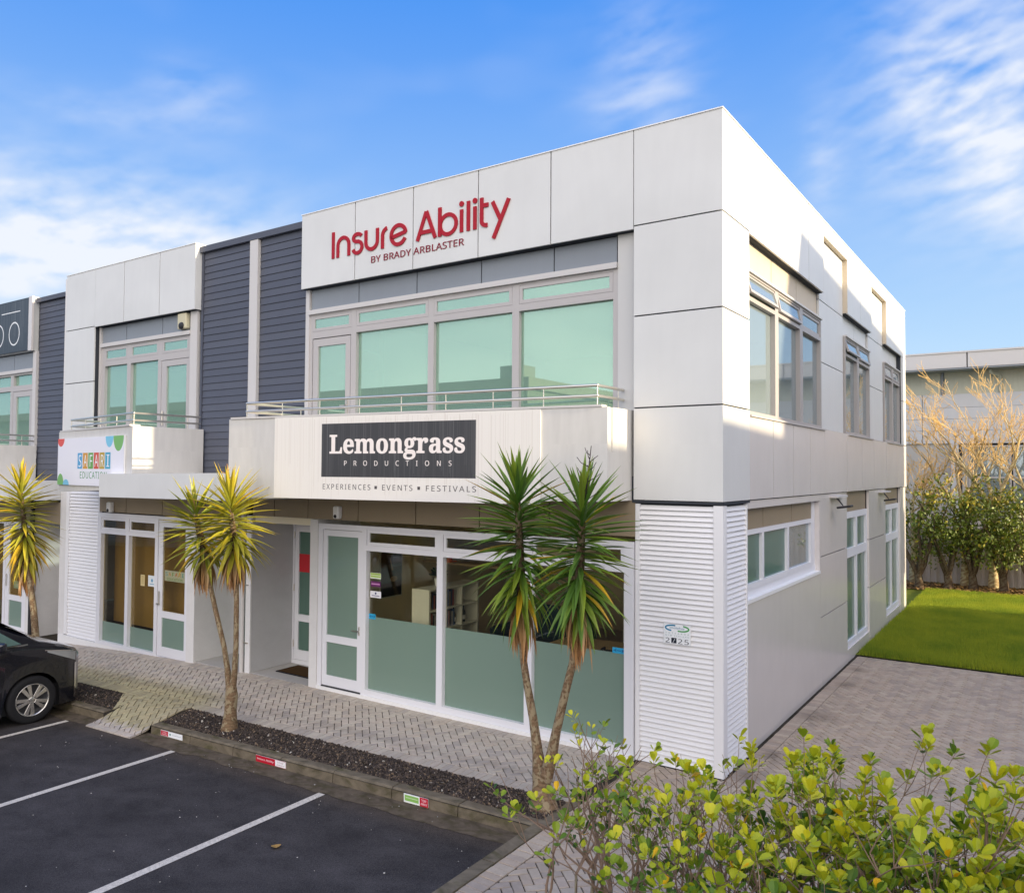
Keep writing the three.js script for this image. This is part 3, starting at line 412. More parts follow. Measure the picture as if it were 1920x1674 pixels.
// ---- the middle unit
const group = 'units of the office row';
const B2 = thing('office_building', 'middle office unit with dark weatherboards, small balcony and closed glass shopfront', 'building', [-11.6, -0.2, -7]);
{
  const b = B2;
  panels(b, 'F', [-15.6, -14.36], [3.3, 4.4, 5.602, 6.828, 8.11], -0.03, 0, mat.panel); panels(b, 'F', [-14.355, -13.19, -11.87, -10.67], [6.815, 8.11], -0.03, 0, mat.panel);
  part(b, 'wall', merge([bx(-15.59, -14.37, 3.3, 8.09, -0.25, -0.034), bx(-14.36, -10.675, 6.812, 8.09, -0.24, -0.034)]), mat.gap); part(b, 'panel', bx(-10.668, -10.655, 6.815, 8.11, -0.25, 0.0), mat.panel); part(b, 'coping', bx(-15.62, -10.65, 8.113, 8.128, -0.3, 0.012), mat.white); part(b, 'wall', bx(-15.66, -15.602, -0.35, 8.05, -0.4, 0.0), mat.plasterLight);
  panels(b, 'F', [-14.28, -13.32, -11.97, -10.96], [6.445, 6.80], -0.17, -0.15, mat.spandrel, 'spandrel_panel'); part(b, 'wall', bx(-14.3, -10.7, 6.4, 6.81, -0.3, -0.172), mat.gap);
  part(b, 'column', bx(-10.95, -10.72, 4.2, 6.81, -0.3, -0.11), mat.trim); part(b, 'column', bx(-14.35, -14.285, 4.2, 6.81, -0.3, -0.11), mat.trim); part(b, 'head_trim', bx(-14.28, -10.955, 6.355, 6.435, -0.3, -0.085), mat.trim);
  const us = [[-14.13, -13.24], [-13.10, -12.08]];
  const f = win(b, 'F', [-14.283, -10.952, 4.0, 6.352], [...us.map((q) => [...q, 4.1, 5.93]), [-11.96, -11.0, 4.02, 5.90, 'none'], ...[...us, [-11.93, -11.02]].map((q) => [...q, 6.04, 6.32, 'none'])], -0.22, -0.13, mat.frameUp, mat.glassUp);
  [...us, [-11.93, -11.02]].forEach((q) => sash(f, 'F', [q[0] + 0.004, q[1] - 0.004, 6.044, 6.316], -0.165, mat.frameUp, mat.glassUp, 0, 0.05));
  const d = win(b, 'F', [-11.95, -11.01, 4.02, 5.89], [[-11.78, -11.09, 4.18, 5.77]], -0.19, -0.135, mat.frameUp, mat.glassUp, 'door'); part(d, 'handle', rod([-11.87, 4.55, -0.11], [-11.87, 4.85, -0.11], 0.014), mat.steel);
  // weatherboard bay
  boards(b, 'F', -10.58, -9.13, 3.56, 7.94, -0.17, 0.1376, mat.clad, mat.clad2); boards(b, 'F', -8.86, -7.60, 3.56, 7.94, -0.17, 0.1376, mat.clad, mat.clad2);
  part(b, 'wall', bx(-10.65, -7.57, 3.3, 7.95, -0.3, -0.171), mat.gap); part(b, 'post', bx(-9.11, -8.88, 3.5, 7.94, -0.168, -0.10), mat.trim); part(b, 'corner_trim', bx(-10.65, -10.59, 3.5, 7.94, -0.17, -0.14), mat.clad); part(b, 'corner_trim', bx(-7.598, -7.565, 3.5, 7.94, -0.17, -0.14), mat.spandrel); part(b, 'parapet_cap', bx(-10.652, -7.565, 7.945, 8.06, -0.3, -0.09), mat.clad2);
  const R = [-10.47, 1.33], L = [-14.03, 0.87], { slab } = balcony(b, R, L, -0.12, [3.165, 3.29], [4.415, 4.435], mat.balcony);
  railing(slab, [-13.55, 4.40, 0.86], [-10.56, 4.42, 1.26], -0.05, -0.1, 0, 4);
  part(b, 'awning', hexa([[-11.3, 3.135, 1.475], [-7.505, 3.16, 1.475], [-7.505, 3.16, 0.0], [-11.3, 3.135, 0.0]], [[-11.3, 3.56, 1.475], [-7.505, 3.60, 1.475], [-7.505, 3.60, 0.0], [-11.3, 3.56, 0.0]]), mat.panel2);
  panels(b, 'F', [-13.98, -12.94, -11.62, -10.2, -8.93], [2.725, 3.13], -0.03, 0, mat.band, 'fascia_panel'); part(b, 'wall', bx(-15.6, -8.9, 2.74, 3.4, -0.3, -0.032), mat.gap);
  part(b, 'louvre_trim', bx(-15.40, -15.275, -0.1, 3.2, -0.06, 0.0), mat.louvre); part(b, 'louvre_trim', bx(-14.03, -13.985, -0.1, 3.2, -0.06, 0.0), mat.louvre); part(b, 'wall', bx(-15.3, -14.0, -0.1, 3.2, -0.1, -0.041), mat.gap);
  boards(b, 'F', -15.273, -14.032, -0.12, 3.16, -0.038, 0.0745, mat.louvre, mat.louvre, 0.03, 'louvre_slat'); part(b, 'plinth', bx(-15.6, -10.68, -0.6, -0.13, -0.1, 0.02), mat.white); part(b, 'wall', bx(-15.6, -15.402, -0.4, 3.2, -0.1, 0.0), mat.plasterLight);
  const gs = [[-13.845, -12.875], [-12.765, -11.805]], fl = win(b, 'F', [-13.983, -10.67, -0.128, 2.70], [...gs.map((q) => [...q, -0.06, 2.255, 'none']), [-11.70, -10.70, -0.1, 2.64, 'none'], ...gs.map((q) => [...q, 2.33, 2.60, 'none'])], -0.07, 0.03, mat.frameLow, mat.glassTan);
  for (const q of gs) { part(fl, 'pane', bx(q[0] - 0.003, q[1] + 0.003, 0.352, 2.258, -0.052, -0.046), mat.glassTan); part(fl, 'frosted_pane', bx(q[0] - 0.003, q[1] + 0.003, -0.063, 0.35, -0.052, -0.046), mat.frost); sash(fl, 'F', [q[0] + 0.004, q[1] - 0.004, 2.334, 2.596], -0.02, mat.frameLow, mat.glassTan, 0, 0.05); }
  const dl = win(b, 'F', [-11.69, -10.71, -0.09, 2.62], [[-11.55, -10.79, 0.81, 2.49], [-11.55, -10.79, 0.10, 0.68, mat.frost]], -0.03, 0.015, mat.frameLow, mat.glassTan, 'door'); part(dl, 'handle', merge([rod([-11.62, 0.95, 0.04], [-11.62, 1.2, 0.04], 0.012), bx(-11.70, -11.60, 0.93, 0.955, 0.03, 0.05)]), mat.steel);
  part(b, 'roller_blind', bx(-13.95, -10.7, 0.3, 2.62, -0.36, -0.35), mat.blind); part(b, 'inner_wall', bx(-13.95, -10.7, -0.1, 2.62, -2.1, -2.0), mat.tan);
  part(b, 'column', bx(-10.668, -10.42, -0.4, 2.72, -0.9, 0.05), mat.plasterLight);
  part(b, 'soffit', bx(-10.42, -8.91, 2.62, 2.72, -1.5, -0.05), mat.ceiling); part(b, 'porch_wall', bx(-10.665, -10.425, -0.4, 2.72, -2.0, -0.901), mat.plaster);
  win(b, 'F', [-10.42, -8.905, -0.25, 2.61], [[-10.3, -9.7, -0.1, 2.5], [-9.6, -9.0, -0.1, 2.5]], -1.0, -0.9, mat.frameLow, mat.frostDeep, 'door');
  part(b, 'floor', bx(-15.5, -10.43, 3.6, 3.78, -14.5, -0.31), mat.carpet); part(b, 'ceiling', bx(-15.5, -10.43, 6.5, 6.53, -14.5, -0.31), mat.ceiling); part(b, 'inner_wall', bx(-15.5, -10.43, 3.79, 6.49, -7.1, -7), mat.plasterLight); part(b, 'roof', bx(-15.6, -10.51, 7.55, 7.7, -14.6, -0.31), mat.roof); part(b, 'back_wall', bx(-15.6, -10.51, -0.3, 8.08, -14.66, -14.52), mat.panel2);
}

// ---- the far left unit
const B3 = thing('office_building', 'office unit cut off by the left edge, lower parapet with black number box', 'building', [-18.5, -0.3, -7]);
{
  const b = B3;
  panels(b, 'F', [-24, -22, -19.9], [6.5, 7.85], -0.3, 0, mat.panel); part(b, 'panel', bx(-19.89, -17.30, 6.53, 7.86, -0.3, -0.05), mat.panel); part(b, 'panel', bx(-17.42, -17.25, 6.53, 7.861, -0.0499, 0.0), mat.side);
  boards(b, 'F', -17.18, -15.68, 3.36, 7.70, -0.17, 0.1356, mat.clad, mat.clad2); part(b, 'wall', bx(-17.25, -15.67, 3.2, 7.72, -0.4, -0.171), mat.gap); part(b, 'parapet_cap', bx(-17.25, -15.665, 7.705, 7.81, -0.3, -0.09), mat.clad2);
  part(b, 'column', bx(-17.36, -17.2, 3.9, 6.52, -0.3, -0.10), mat.trim); panels(b, 'F', [-20.6, -19.4, -18.42, -17.38], [6.12, 6.50], -0.17, -0.15, mat.spandrel, 'spandrel_panel'); part(b, 'wall', bx(-24, -17.2, 6.0, 6.52, -0.4, -0.172), mat.gap); part(b, 'head_trim', bx(-20.6, -17.37, 6.03, 6.11, -0.3, -0.085), mat.trim);
  const f = win(b, 'F', [-20.6, -17.37, 3.7, 6.025], [[-20.5, -19.6, 3.8, 5.6], [-19.45, -18.55, 3.8, 5.6], [-18.42, -17.42, 3.72, 5.58, 'none'], [-18.4, -17.45, 5.72, 5.98], [-19.45, -18.55, 5.72, 5.98], [-20.5, -19.6, 5.72, 5.98]], -0.22, -0.13, mat.frameUp, mat.glassUp);
  win(b, 'F', [-18.41, -17.43, 3.72, 5.57], [[-18.25, -17.55, 3.9, 5.44]], -0.19, -0.135, mat.frameUp, mat.glassUp, 'door');
  const { slab } = balcony(b, [-17.13, 1.33], [-20.7, 0.87], -0.12, [2.9, 2.95], [4.18, 4.2], mat.balcony); railing(slab, [-20.2, 4.17, 0.86], [-17.22, 4.19, 1.26], -0.05, -0.1, 0, 4);
  part(b, 'awning', bx(-18.0, -15.67, 2.93, 3.37, -0.05, 1.1), mat.panel2);
  panels(b, 'F', [-20.6, -18.9, -17.4, -15.68], [2.37, 2.86], -0.03, 0, mat.band, 'fascia_panel'); part(b, 'wall', bx(-24, -15.67, 2.4, 3.1, -0.3, -0.032), mat.gap);
  win(b, 'F', [-20.6, -17.15, -0.5, 2.36], [[-20.4, -19.5, -0.3, 2.0], [-19.35, -18.35, -0.3, 2.0], [-18.24, -17.24, -0.45, 2.3, 'none'], [-20.4, -19.5, 2.05, 2.28], [-19.35, -18.35, 2.05, 2.28]], -0.07, 0.03, mat.frameLow, mat.glassTan);
  const dl = win(b, 'F', [-18.235, -17.245, -0.45, 2.29], [[-18.05, -17.38, 0.55, 2.15], [-18.05, -17.38, -0.2, 0.42, mat.frost]], -0.03, 0.015, mat.frameLow, mat.glassTan, 'door'); part(dl, 'handle', rod([-18.14, 0.75, 0.04], [-18.14, 1.05, 0.04], 0.012), mat.steel);
  part(b, 'column', bx(-17.13, -16.9, -0.7, 2.36, -0.9, 0.05), mat.plasterLight); part(b, 'downpipe', rod([-16.84, -0.7, 0.06], [-16.84, 2.9, 0.06], 0.05), mat.dark); part(b, 'porch_wall', bx(-16.9, -15.67, -0.7, 2.36, -1.0, -0.9), mat.plaster); part(b, 'roller_blind', bx(-20.5, -17.2, 0.2, 2.3, -0.5, -0.49), mat.blind);
  part(b, 'floor', bx(-23.9, -15.68, 3.4, 3.6, -14.5, -0.41), mat.carpet); part(b, 'ceiling', bx(-23.9, -15.68, 6.2, 6.23, -14.5, -0.41), mat.ceiling); part(b, 'inner_wall', bx(-23.9, -15.68, 3.61, 6.19, -7.1, -7), mat.plasterLight); part(b, 'roof', bx(-24, -15.7, 7.3, 7.4, -14.6, -0.41), mat.roof); part(b, 'back_wall', bx(-24, -15.7, -0.6, 7.8, -14.66, -14.52), mat.panel2); part(b, 'end_wall', bx(-24.12, -24.0, -0.9, 7.86, -14.66, 0), mat.plaster);
}
// ------------------------------------------------------------------ buildings outside the frame: they shade the side wall and stand in the glass reflections
{
  const b = thing('neighbour_building', 'long two part neighbouring building across the driveway, shading the side wall', 'building', [18, 0, 0]);
  const wall = M(0.5, 0.47, 0.42, 0.7, { map: T.panel });
  part(b, 'wall', hexa([[12, -0.2, 16], [24, -0.2, 16], [24, -0.2, -4.8], [12, -0.2, -4.8]], [[12, 8.2, 16], [24, 8.2, 16], [24, 7.3, -4.8], [12, 7.3, -4.8]]), wall);
  part(b, 'wall', hexa([[12, -0.2, -4.802], [24, -0.2, -4.802], [24, -0.2, -15.4], [12, -0.2, -15.4]], [[12, 10.7, -4.802], [24, 10.7, -4.802], [24, 10.08, -15.4], [12, 10.08, -15.4]]), wall);
  for (const y of [0.9, 4.1]) for (let z = 12; z > -14; z -= 4.2) { const f = part(b, 'window', bx(11.94, 11.999, y, y + 1.7, z - 2.4, z), mat.frameUp); part(f, 'pane', bx(11.93, 11.939, y + 0.08, y + 1.62, z - 2.32, z - 0.08), mat.glassSide); }
  const w = thing('warehouse', 'low warehouse across the car park mirrored in the upper windows', 'building', [-40, -1, 32]);
  part(w, 'wall', bx(-72, -17.4, -3, 7.6, 22, 44), M(0.24, 0.25, 0.21, 0.8, { map: T.panel })); part(w, 'fascia', bx(-72.2, -17.2, 7.601, 8.15, 21.8, 44.2), M(0.30, 0.29, 0.24, 0.7)); part(w, 'plant_box', bx(-20.4, -19.0, 8.151, 9.1, 24, 25.2), M(0.3, 0.3, 0.28, 0.7));
  for (let x = -68; x < -20; x += 6.5) { const d = part(w, 'roller_door', bx(x, x + 4, -1.6, 2.6, 21.95, 21.999), mat.spandrel); part(d, 'window', bx(x + 0.4, x + 3.6, 4.2, 5.6, 21.94, 21.999), mat.dark); }
}

// ------------------------------------------------------------------ behind: lawn, fence, workshop, trees
const rl = rng(77);
{
  const lawn = structure('lawn', sheet([-12, -4, 0.01, 1.5, 4, 11.9], [-24, -20.6, -18.6, -14.6, -11, -7.86], () => 0.012), M(0.21, 0.25, 0.04, 0.95, { map: T.grassy }));
  const pos = [], nrm = [], n = 66000;
  const blade = new THREE.BufferGeometry();
  for (let k = 0; k < 5; k++) { const a = k * 1.257 + 0.3, c = Math.cos(a), s = Math.sin(a), w = 0.007, o = 0.012, lean = 0.022; pos.push(c * o - s * w, 0, s * o + c * w, c * o + s * w, 0, s * o - c * w, c * (o + lean), 0.052 + 0.01 * (k % 3), s * (o + lean)); }
  blade.setAttribute('position', new THREE.Float32BufferAttribute(pos, 3)); blade.computeVertexNormals();
  const im = new THREE.InstancedMesh(blade, new THREE.MeshPhysicalMaterial({ color: 0xffffff, roughness: 0.9, specularIntensity: 0.2, transmission: 0.45, side: THREE.DoubleSide }), n), m = new THREE.Matrix4();
  for (let i = 0; i < n; i++) {
    const z = lerp(-7.9, -18.5, Math.pow(rl(), 0.9)), x = lerp(0.03, 3.6, rl()); m.makeRotationY(rl() * 6.3).scale(new THREE.Vector3(1.1, 0.9 + 1.3 * rl(), 1.1).multiplyScalar(1)).setPosition(x, 0.01, z); im.setMatrixAt(i, m);
    const p = 0.5 + 0.9 * fbm(x * 0.9, z * 0.9, 3, 3), t = clamp(p + 0.5 * (rl() - 0.5), 0, 1); im.setColorAt(i, C(lerp(0.20, 0.50, t), lerp(0.31, 0.52, t), lerp(0.03, 0.045, t)));
  }
  shade(im); im.name = 'grass'; im.userData = { kind: 'stuff' }; scene.add(im);
  const litter = structure('leaf_litter_border', sheet(range(-6, 11.9, 20), [-20.5, -19.6, -18.55], (x, z) => 0.03 + 0.02 * Math.sin(x * 3 + z * 5)), M(0.16, 0.10, 0.055, 0.95, { map: T.grassy }));
  const geo = new THREE.PlaneGeometry(0.07, 0.045), li = new THREE.InstancedMesh(geo, new THREE.MeshStandardMaterial({ color: 0xffffff, roughness: 0.9, side: THREE.DoubleSide }), 3500), q = new THREE.Quaternion();
  for (let i = 0; i < 3500; i++) { q.setFromEuler(new THREE.Euler(-1.57 + (rl() - 0.5), (rl() - 0.5), rl() * 6)); m.compose(new THREE.Vector3(lerp(-1, 4.5, rl()), 0.06 + 0.03 * rl(), lerp(-20.3, -18.1 - rl() * 0.5, rl())), q, new THREE.Vector3(1, 1, 1)); li.setMatrixAt(i, m); const t = rl(); li.setColorAt(i, C(0.12 + 0.25 * t, 0.07 + 0.14 * t, 0.03 + 0.03 * t)); }
  shade(li); li.name = 'fallen_leaves'; li.userData = { kind: 'stuff' }; scene.add(li);
}
{
  const f = thing('fence', 'pale ribbed metal fence behind the row of trees', 'fence', [4, 0, -20.7]), fm = M(0.60, 0.53, 0.49, 0.6), fp = M(0.45, 0.40, 0.37, 0.6);
  const sh = new THREE.Shape([[0, 0], [0.05, 0], [0.065, 0.03], [0.135, 0.03], [0.15, 0], [0.195, 0], [0.195, -0.006], [0, -0.006]].map(([x, y]) => new THREE.Vector2(x, y)));
  const g = new THREE.ExtrudeGeometry(sh, { depth: 1.75, bevelEnabled: false }).rotateX(-Math.PI / 2); wuv(g);
  const mk = (x) => piece(f, 'fence_sheet', g, fm, new THREE.Matrix4().makeRotationY(Math.PI).setPosition(x + 0.195, 0.02, -20.7));
  for (let x = -3; x < 9; x += 0.196) mk(x);
  for (let x = -3; x < 9; x += 2.35) part(f, 'fence_post', bx(x, x + 0.05, 0, 1.8, -20.76, -20.735), fp);
  part(f, 'fence_rail', bx(-3, 9, 1.772, 1.82, -20.74, -20.66), fp);
}
{
  const w = thing('workshop', 'pale industrial building behind the bare trees, grey fascia and cream panels', 'building', [6, 0, -29]);
  const cream = M(0.56, 0.58, 0.50, 0.7, { map: T.stained }), sheetM = M(0.62, 0.63, 0.66, 0.5, { map: T.panel }), low = M(0.50, 0.49, 0.48, 0.7, { map: T.panel }), Z = -24.4;
  for (const [a, b] of [[-8, -2.52], [-2.48, 0.80], [0.84, 5.4], [5.44, 20]]) part(w, 'fascia', bx(a, b, 7.50, 8.03, Z, Z + 1.0), mat.trim); part(w, 'gutter', bx(-8, 20, 8.032, 8.09, Z - 0.2, Z + 1.03), mat.trim); part(w, 'soffit', bx(-8, 20, 7.44, 7.498, Z, Z + 0.98), mat.spandrel);
  for (const [a, b] of [[-8, -3.2], [-3.14, -0.12], [0.0, 4.2], [4.26, 9], [9.06, 20]]) part(w, 'panel', bx(a, b, 6.62, 7.44, Z, Z + 0.1), cream);
  part(w, 'wall', bx(-8, 20, -0.2, 7.49, -36, Z - 0.001), mat.gap); part(w, 'post', bx(-0.10, -0.02, 6.6, 7.44, Z, Z + 0.16), mat.spandrel);
  for (const [a, b] of [[-8, -4.4], [-4.38, -0.75], [-0.73, 4.3], [4.32, 20]]) for (const [c, d] of [[6.125, 6.615], [5.70, 6.115], [5.27, 5.69], [4.78, 5.26]]) part(w, 'cladding_panel', bx(a, b, c, d, Z, Z + 0.12), sheetM);
  for (const [a, b] of [[-8, 0.2], [0.55, 0.75], [3.6, 5.2], [8.5, 20]]) part(w, 'wall', bx(a, b, 2.0, 4.77, Z, Z + 0.05), low); part(w, 'post', bx(0.2, 0.45, 1.8, 4.77, Z, Z + 0.2), sheetM);
  for (const [a, b] of [[0.76, 2.1], [2.15, 3.55], [5.25, 6.8], [6.85, 8.45]]) { const f = part(w, 'window', frame('F', [a, b, 2.3, 4.7], [[a + 0.06, b - 0.06, 2.36, 3.5], [a + 0.06, b - 0.06, 3.56, 4.64]], Z + 0.005, Z + 0.07), mat.frameUp); part(f, 'pane', bx(a + 0.05, b - 0.05, 2.35, 4.65, Z + 0.02, Z + 0.03), mat.glassSide); }
  for (const [c, d] of [[1.0, 1.6], [1.62, 2.22], [0.0, 0.98]]) part(w, 'wall_panel', bx(-8, 20, c, d, Z, Z + 0.08), M(0.58, 0.53, 0.52, 0.6));
  part(w, 'downpipe', tube([[1.50, 7.42, Z + 0.55], [1.53, 7.30, Z + 0.5], [1.75, 7.22, Z + 0.25], [1.80, 7.1, Z + 0.2], [1.80, 6.75, Z + 0.18]], 0.05, 8, 20), cream); part(w, 'pipe', rod([1.8, 6.76, Z + 0.18], [1.8, 6.62, Z + 0.18], 0.05), cream);
}
const barkM = M(0.30, 0.25, 0.19, 0.9, { map: T.bark, bumpMap: T.bark, bumpScale: 0.01 }), paleBark = M(0.72, 0.60, 0.40, 0.85, { map: T.bark }), darkBark = M(0.17, 0.13, 0.10, 0.9, { map: T.bark });
function evergreen(name, label, base, h, rad, stems, nLeaf, seed, tone) {
  const r = rng(seed), t = thing(name, label, 'tree', base, 'dark leaved trees along the back fence'), limbs = [], tips = [];
  part(t, 'trunk', taper([[base[0], -0.05, base[2]], [base[0] + 0.02, 0.25, base[2]], [base[0] - 0.01, 0.5, base[2]]], [0.17, 0.12, 0.11], 9), darkBark);
  for (let i = 0; i < stems; i++) {
    const a = i / stems * 6.28 + r(), l = 0.25 + 0.75 * r(), pts = [[base[0], 0.38, base[2]]]; let x = base[0], y = 0.38, z = base[2], dx = Math.cos(a) * 0.55, dz = Math.sin(a) * 0.55;
    for (let k = 1; k < 6; k++) { x += dx * (0.22 + 0.1 * r()) * rad; z += dz * 0.26 * rad; y += h * 0.17 * (0.7 + 0.5 * r()) * (0.6 + 0.4 * l); dx += (r() - 0.5) * 0.6; dz += (r() - 0.5) * 0.6; pts.push([x, y, z]); if (k > 1) tips.push([x, y, z]); }
    limbs.push(taper(pts, [0.07, 0.055, 0.045, 0.032, 0.02, 0.01], 6));
  }
  limbs.forEach((g) => part(t, 'limb', g, darkBark));
  const pos = [], nor = [], col = [], q = new THREE.Quaternion(), e = new THREE.Euler(), v = new THREE.Vector3();
  const clumps = []; for (let i = 0; i < 46; i++) { const p = tips[Math.floor(r() * tips.length)]; clumps.push([p[0] + (r() - 0.5) * rad * 1.1, clamp(p[1] + (r() - 0.3) * 0.9, h * 0.3, h * 1.05), p[2] + (r() - 0.5) * rad * 1.1, 0.22 + 0.28 * r()]); }
  for (let i = 0; i < nLeaf; i++) {
    const c = clumps[Math.floor(r() * clumps.length)], u = r() * 6.28, w = Math.acos(2 * r() - 1), d = c[3] * Math.cbrt(0.25 + 0.75 * r()), x = c[0] + d * Math.sin(w) * Math.cos(u), y = c[1] + d * 0.75 * Math.cos(w), z = c[2] + d * Math.sin(w) * Math.sin(u);
    const s = 0.045 + 0.035 * r(); e.set(r() * 2.4 - 0.6, r() * 6.3, r() * 6.3); q.setFromEuler(e);
    const pts = [[-1, 0, 0], [0, 0.52, 0.12], [1, 0, 0], [0, -0.52, 0.12]].map((p) => v.set(p[0] * s, p[1] * s, p[2] * s).applyQuaternion(q).add(new THREE.Vector3(x, y, z)).toArray());
    pos.push(...pts[0], ...pts[3], ...pts[1], ...pts[3], ...pts[2], ...pts[1]); const k = 0.55 + 0.9 * r(), yl = r() > (y > h * 0.8 ? 0.55 : 0.88) ? 2.4 : 1; for (let m = 0; m < 6; m++) col.push(tone[0] * k * yl, tone[1] * k * (yl > 1 ? 1.5 : 1), tone[2] * k);  // more yellow leaves near the top: sunlight put into the leaf colour
  }
  const g = new THREE.BufferGeometry(); g.setAttribute('position', new THREE.Float32BufferAttribute(pos, 3)); g.setAttribute('color', new THREE.Float32BufferAttribute(col, 3)); g.computeVertexNormals();
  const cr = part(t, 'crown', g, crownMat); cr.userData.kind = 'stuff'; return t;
}
const crownMat = new THREE.MeshPhysicalMaterial({ color: 0xffffff, vertexColors: true, roughness: 0.55, transmission: 0.3, side: THREE.DoubleSide });
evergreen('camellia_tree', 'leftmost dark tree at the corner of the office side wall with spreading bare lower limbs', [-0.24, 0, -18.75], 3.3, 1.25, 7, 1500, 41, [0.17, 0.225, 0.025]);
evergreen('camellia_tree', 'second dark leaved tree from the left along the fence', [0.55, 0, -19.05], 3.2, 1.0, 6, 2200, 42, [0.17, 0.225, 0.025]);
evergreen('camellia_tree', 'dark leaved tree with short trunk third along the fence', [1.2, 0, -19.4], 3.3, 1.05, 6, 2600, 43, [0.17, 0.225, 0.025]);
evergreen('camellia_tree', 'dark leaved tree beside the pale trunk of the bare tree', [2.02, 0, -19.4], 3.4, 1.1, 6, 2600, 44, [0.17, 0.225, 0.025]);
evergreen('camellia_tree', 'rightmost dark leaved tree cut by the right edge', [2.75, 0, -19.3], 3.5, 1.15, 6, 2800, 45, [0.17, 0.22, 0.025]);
function bareTree(label, base, h, spread, seed, leader) {
  const r = rng(seed), t = thing('bare_tree', label, 'tree', base, 'leafless trees behind the dark hedge trees'), branches = [], twigs = [];
  const grow = (p, d, len, rad, lev) => {
    const n = lev > 2 ? 3 : 4, pts = [p.clone()], rr = [rad], dir = d.clone(), at = p.clone();
    for (let i = 1; i <= n; i++) { dir.add(new THREE.Vector3(r() - 0.5, r() * 0.35 + (lev < 2 ? 0.05 : 0.12), r() - 0.5).multiplyScalar(0.46)).normalize(); at.addScaledVector(dir, len / n); pts.push(at.clone()); rr.push(rad * (1 - 0.62 * i / n)); }
    (lev > 1 ? twigs : branches).push(taper(pts.map((q) => q.toArray()), rr.map((q) => Math.max(q, 0.006)), lev > 1 ? 4 : 6));
    if (lev >= 4 || len < 0.16) return;
    const kids = lev === 0 ? 4 : 3;
    for (let i = 0; i < kids; i++) { const f = 0.3 + 0.7 * (i + r()) / kids, k = Math.min(n - 1, Math.floor(f * n)), o = pts[k].clone().lerp(pts[k + 1], f * n - k), ax = new THREE.Vector3(r() - 0.5, 0, r() - 0.5).normalize(), nd = dir.clone().applyAxisAngle(ax, (0.45 + 0.55 * r()) * spread); nd.y = Math.abs(nd.y) * 0.55 + 0.14; grow(o, nd.normalize(), len * (0.48 + 0.24 * r()), Math.max(0.005, rr[k] * 0.55), lev + 1); }
  };
  const B = new THREE.Vector3(...base), T0 = B.clone().add(new THREE.Vector3(0.03, h * 0.37, 0));
  part(t, 'trunk', taper([B.toArray(), [B.x, 0.6, B.z], [B.x + 0.03, h * 0.2, B.z], T0.toArray()], [0.17, 0.13, 0.12, 0.11], 9), paleBark);
  for (const [a, tilt] of leader) grow(T0, new THREE.Vector3(Math.cos(a) * tilt, 1, Math.sin(a) * tilt).normalize(), h * 0.40, 0.075, 0);
  branches.forEach((g) => part(t, 'branch', g, paleBark)); const tw = part(t, 'twigs', merge(twigs), twigMat); tw.userData.kind = 'stuff';
}
const twigMat = M(0.72, 0.48, 0.19, 0.85);
bareTree('tall leafless tree with pale trunk rising right of centre behind the hedge', [1.73, 0, -20.0], 6.6, 0.8, 51, [[0, 0.05], [2.6, 0.5], [0.5, 0.6]]);
bareTree('leafless tree leaning left in front of the grey cladding', [0.95, 0, -20.15], 5.5, 0.85, 52, [[3.2, 0.55], [2.8, 0.25], [0.3, 0.3]]);
bareTree('low leafless tree next to the office corner with fine pale twigs', [-0.55, 0, -20.1], 4.4, 0.95, 53, [[0.1, 0.7], [2.9, 0.2], [0.9, 0.3]]);
bareTree('leafless tree half outside the right edge of the picture', [3.0, 0, -20.2], 5.4, 0.8, 54, [[3.0, 0.35], [2.6, 0.15], [0.2, 0.3]]);

// ------------------------------------------------------------------ yuccas
function yuccaLeaf(droop, fold) {                                  // along +z, 1 long, slightly folded
  const pos = [], col = [], n = 7; const W = [0.024, 0.034, 0.043, 0.046, 0.042, 0.028, 0.014, 0.001];
  const pt = (i, s) => { const z = i / n; return [s * W[i], -droop * z * z + Math.abs(s) * W[i] * fold, z * (1 - 0.25 * droop * z)]; };
  for (let i = 0; i < n; i++) for (const [a, b] of [[-1, 0], [0, 1]]) { const p = [pt(i, a), pt(i, b), pt(i + 1, b), pt(i + 1, a)]; for (const k of [0, 2, 1, 0, 3, 2]) { pos.push(...p[k]); const zz = p[k][2]; const e = k === 0 || k === 3 ? (a === -1 ? 1 : 0) : (b === 1 ? 1 : 0); const v = 0.72 + 0.35 * zz + 0.28 * e; col.push(v * (0.9 + 0.35 * zz), v, v * 0.9); } }
  const g = new THREE.BufferGeometry(); g.setAttribute('position', new THREE.Float32BufferAttribute(pos, 3)); g.setAttribute('color', new THREE.Float32BufferAttribute(col, 3)); g.computeVertexNormals(); return g;
}
const yLeaves = [0.02, 0.06, 0.12, 0.2, 0.3].map((d) => yuccaLeaf(d, 0.45)), deadLeaf = [0.15, 0.35].map((d) => yuccaLeaf(d, 0.9));
const leafMat = (r, g, b) => new THREE.MeshPhysicalMaterial({ color: C(r, g, b), vertexColors: true, roughness: 0.4, specularIntensity: 0.5, transmission: 0.16, side: THREE.DoubleSide });
const palette = { green: [leafMat(0.085, 0.185, 0.03), leafMat(0.12, 0.225, 0.035), leafMat(0.165, 0.255, 0.03)], sunMid: [leafMat(0.21, 0.26, 0.03), leafMat(0.25, 0.285, 0.03), leafMat(0.30, 0.31, 0.03)], gold: [leafMat(0.33, 0.32, 0.03), leafMat(0.38, 0.34, 0.03), leafMat(0.30, 0.31, 0.04)], yellow: leafMat(0.42, 0.30, 0.02) };  // yellower sets paint sunlight into the leaves, the green set their shade
const strawM = [leafMat(0.36, 0.23, 0.11), leafMat(0.28, 0.17, 0.08), leafMat(0.44, 0.31, 0.17)];
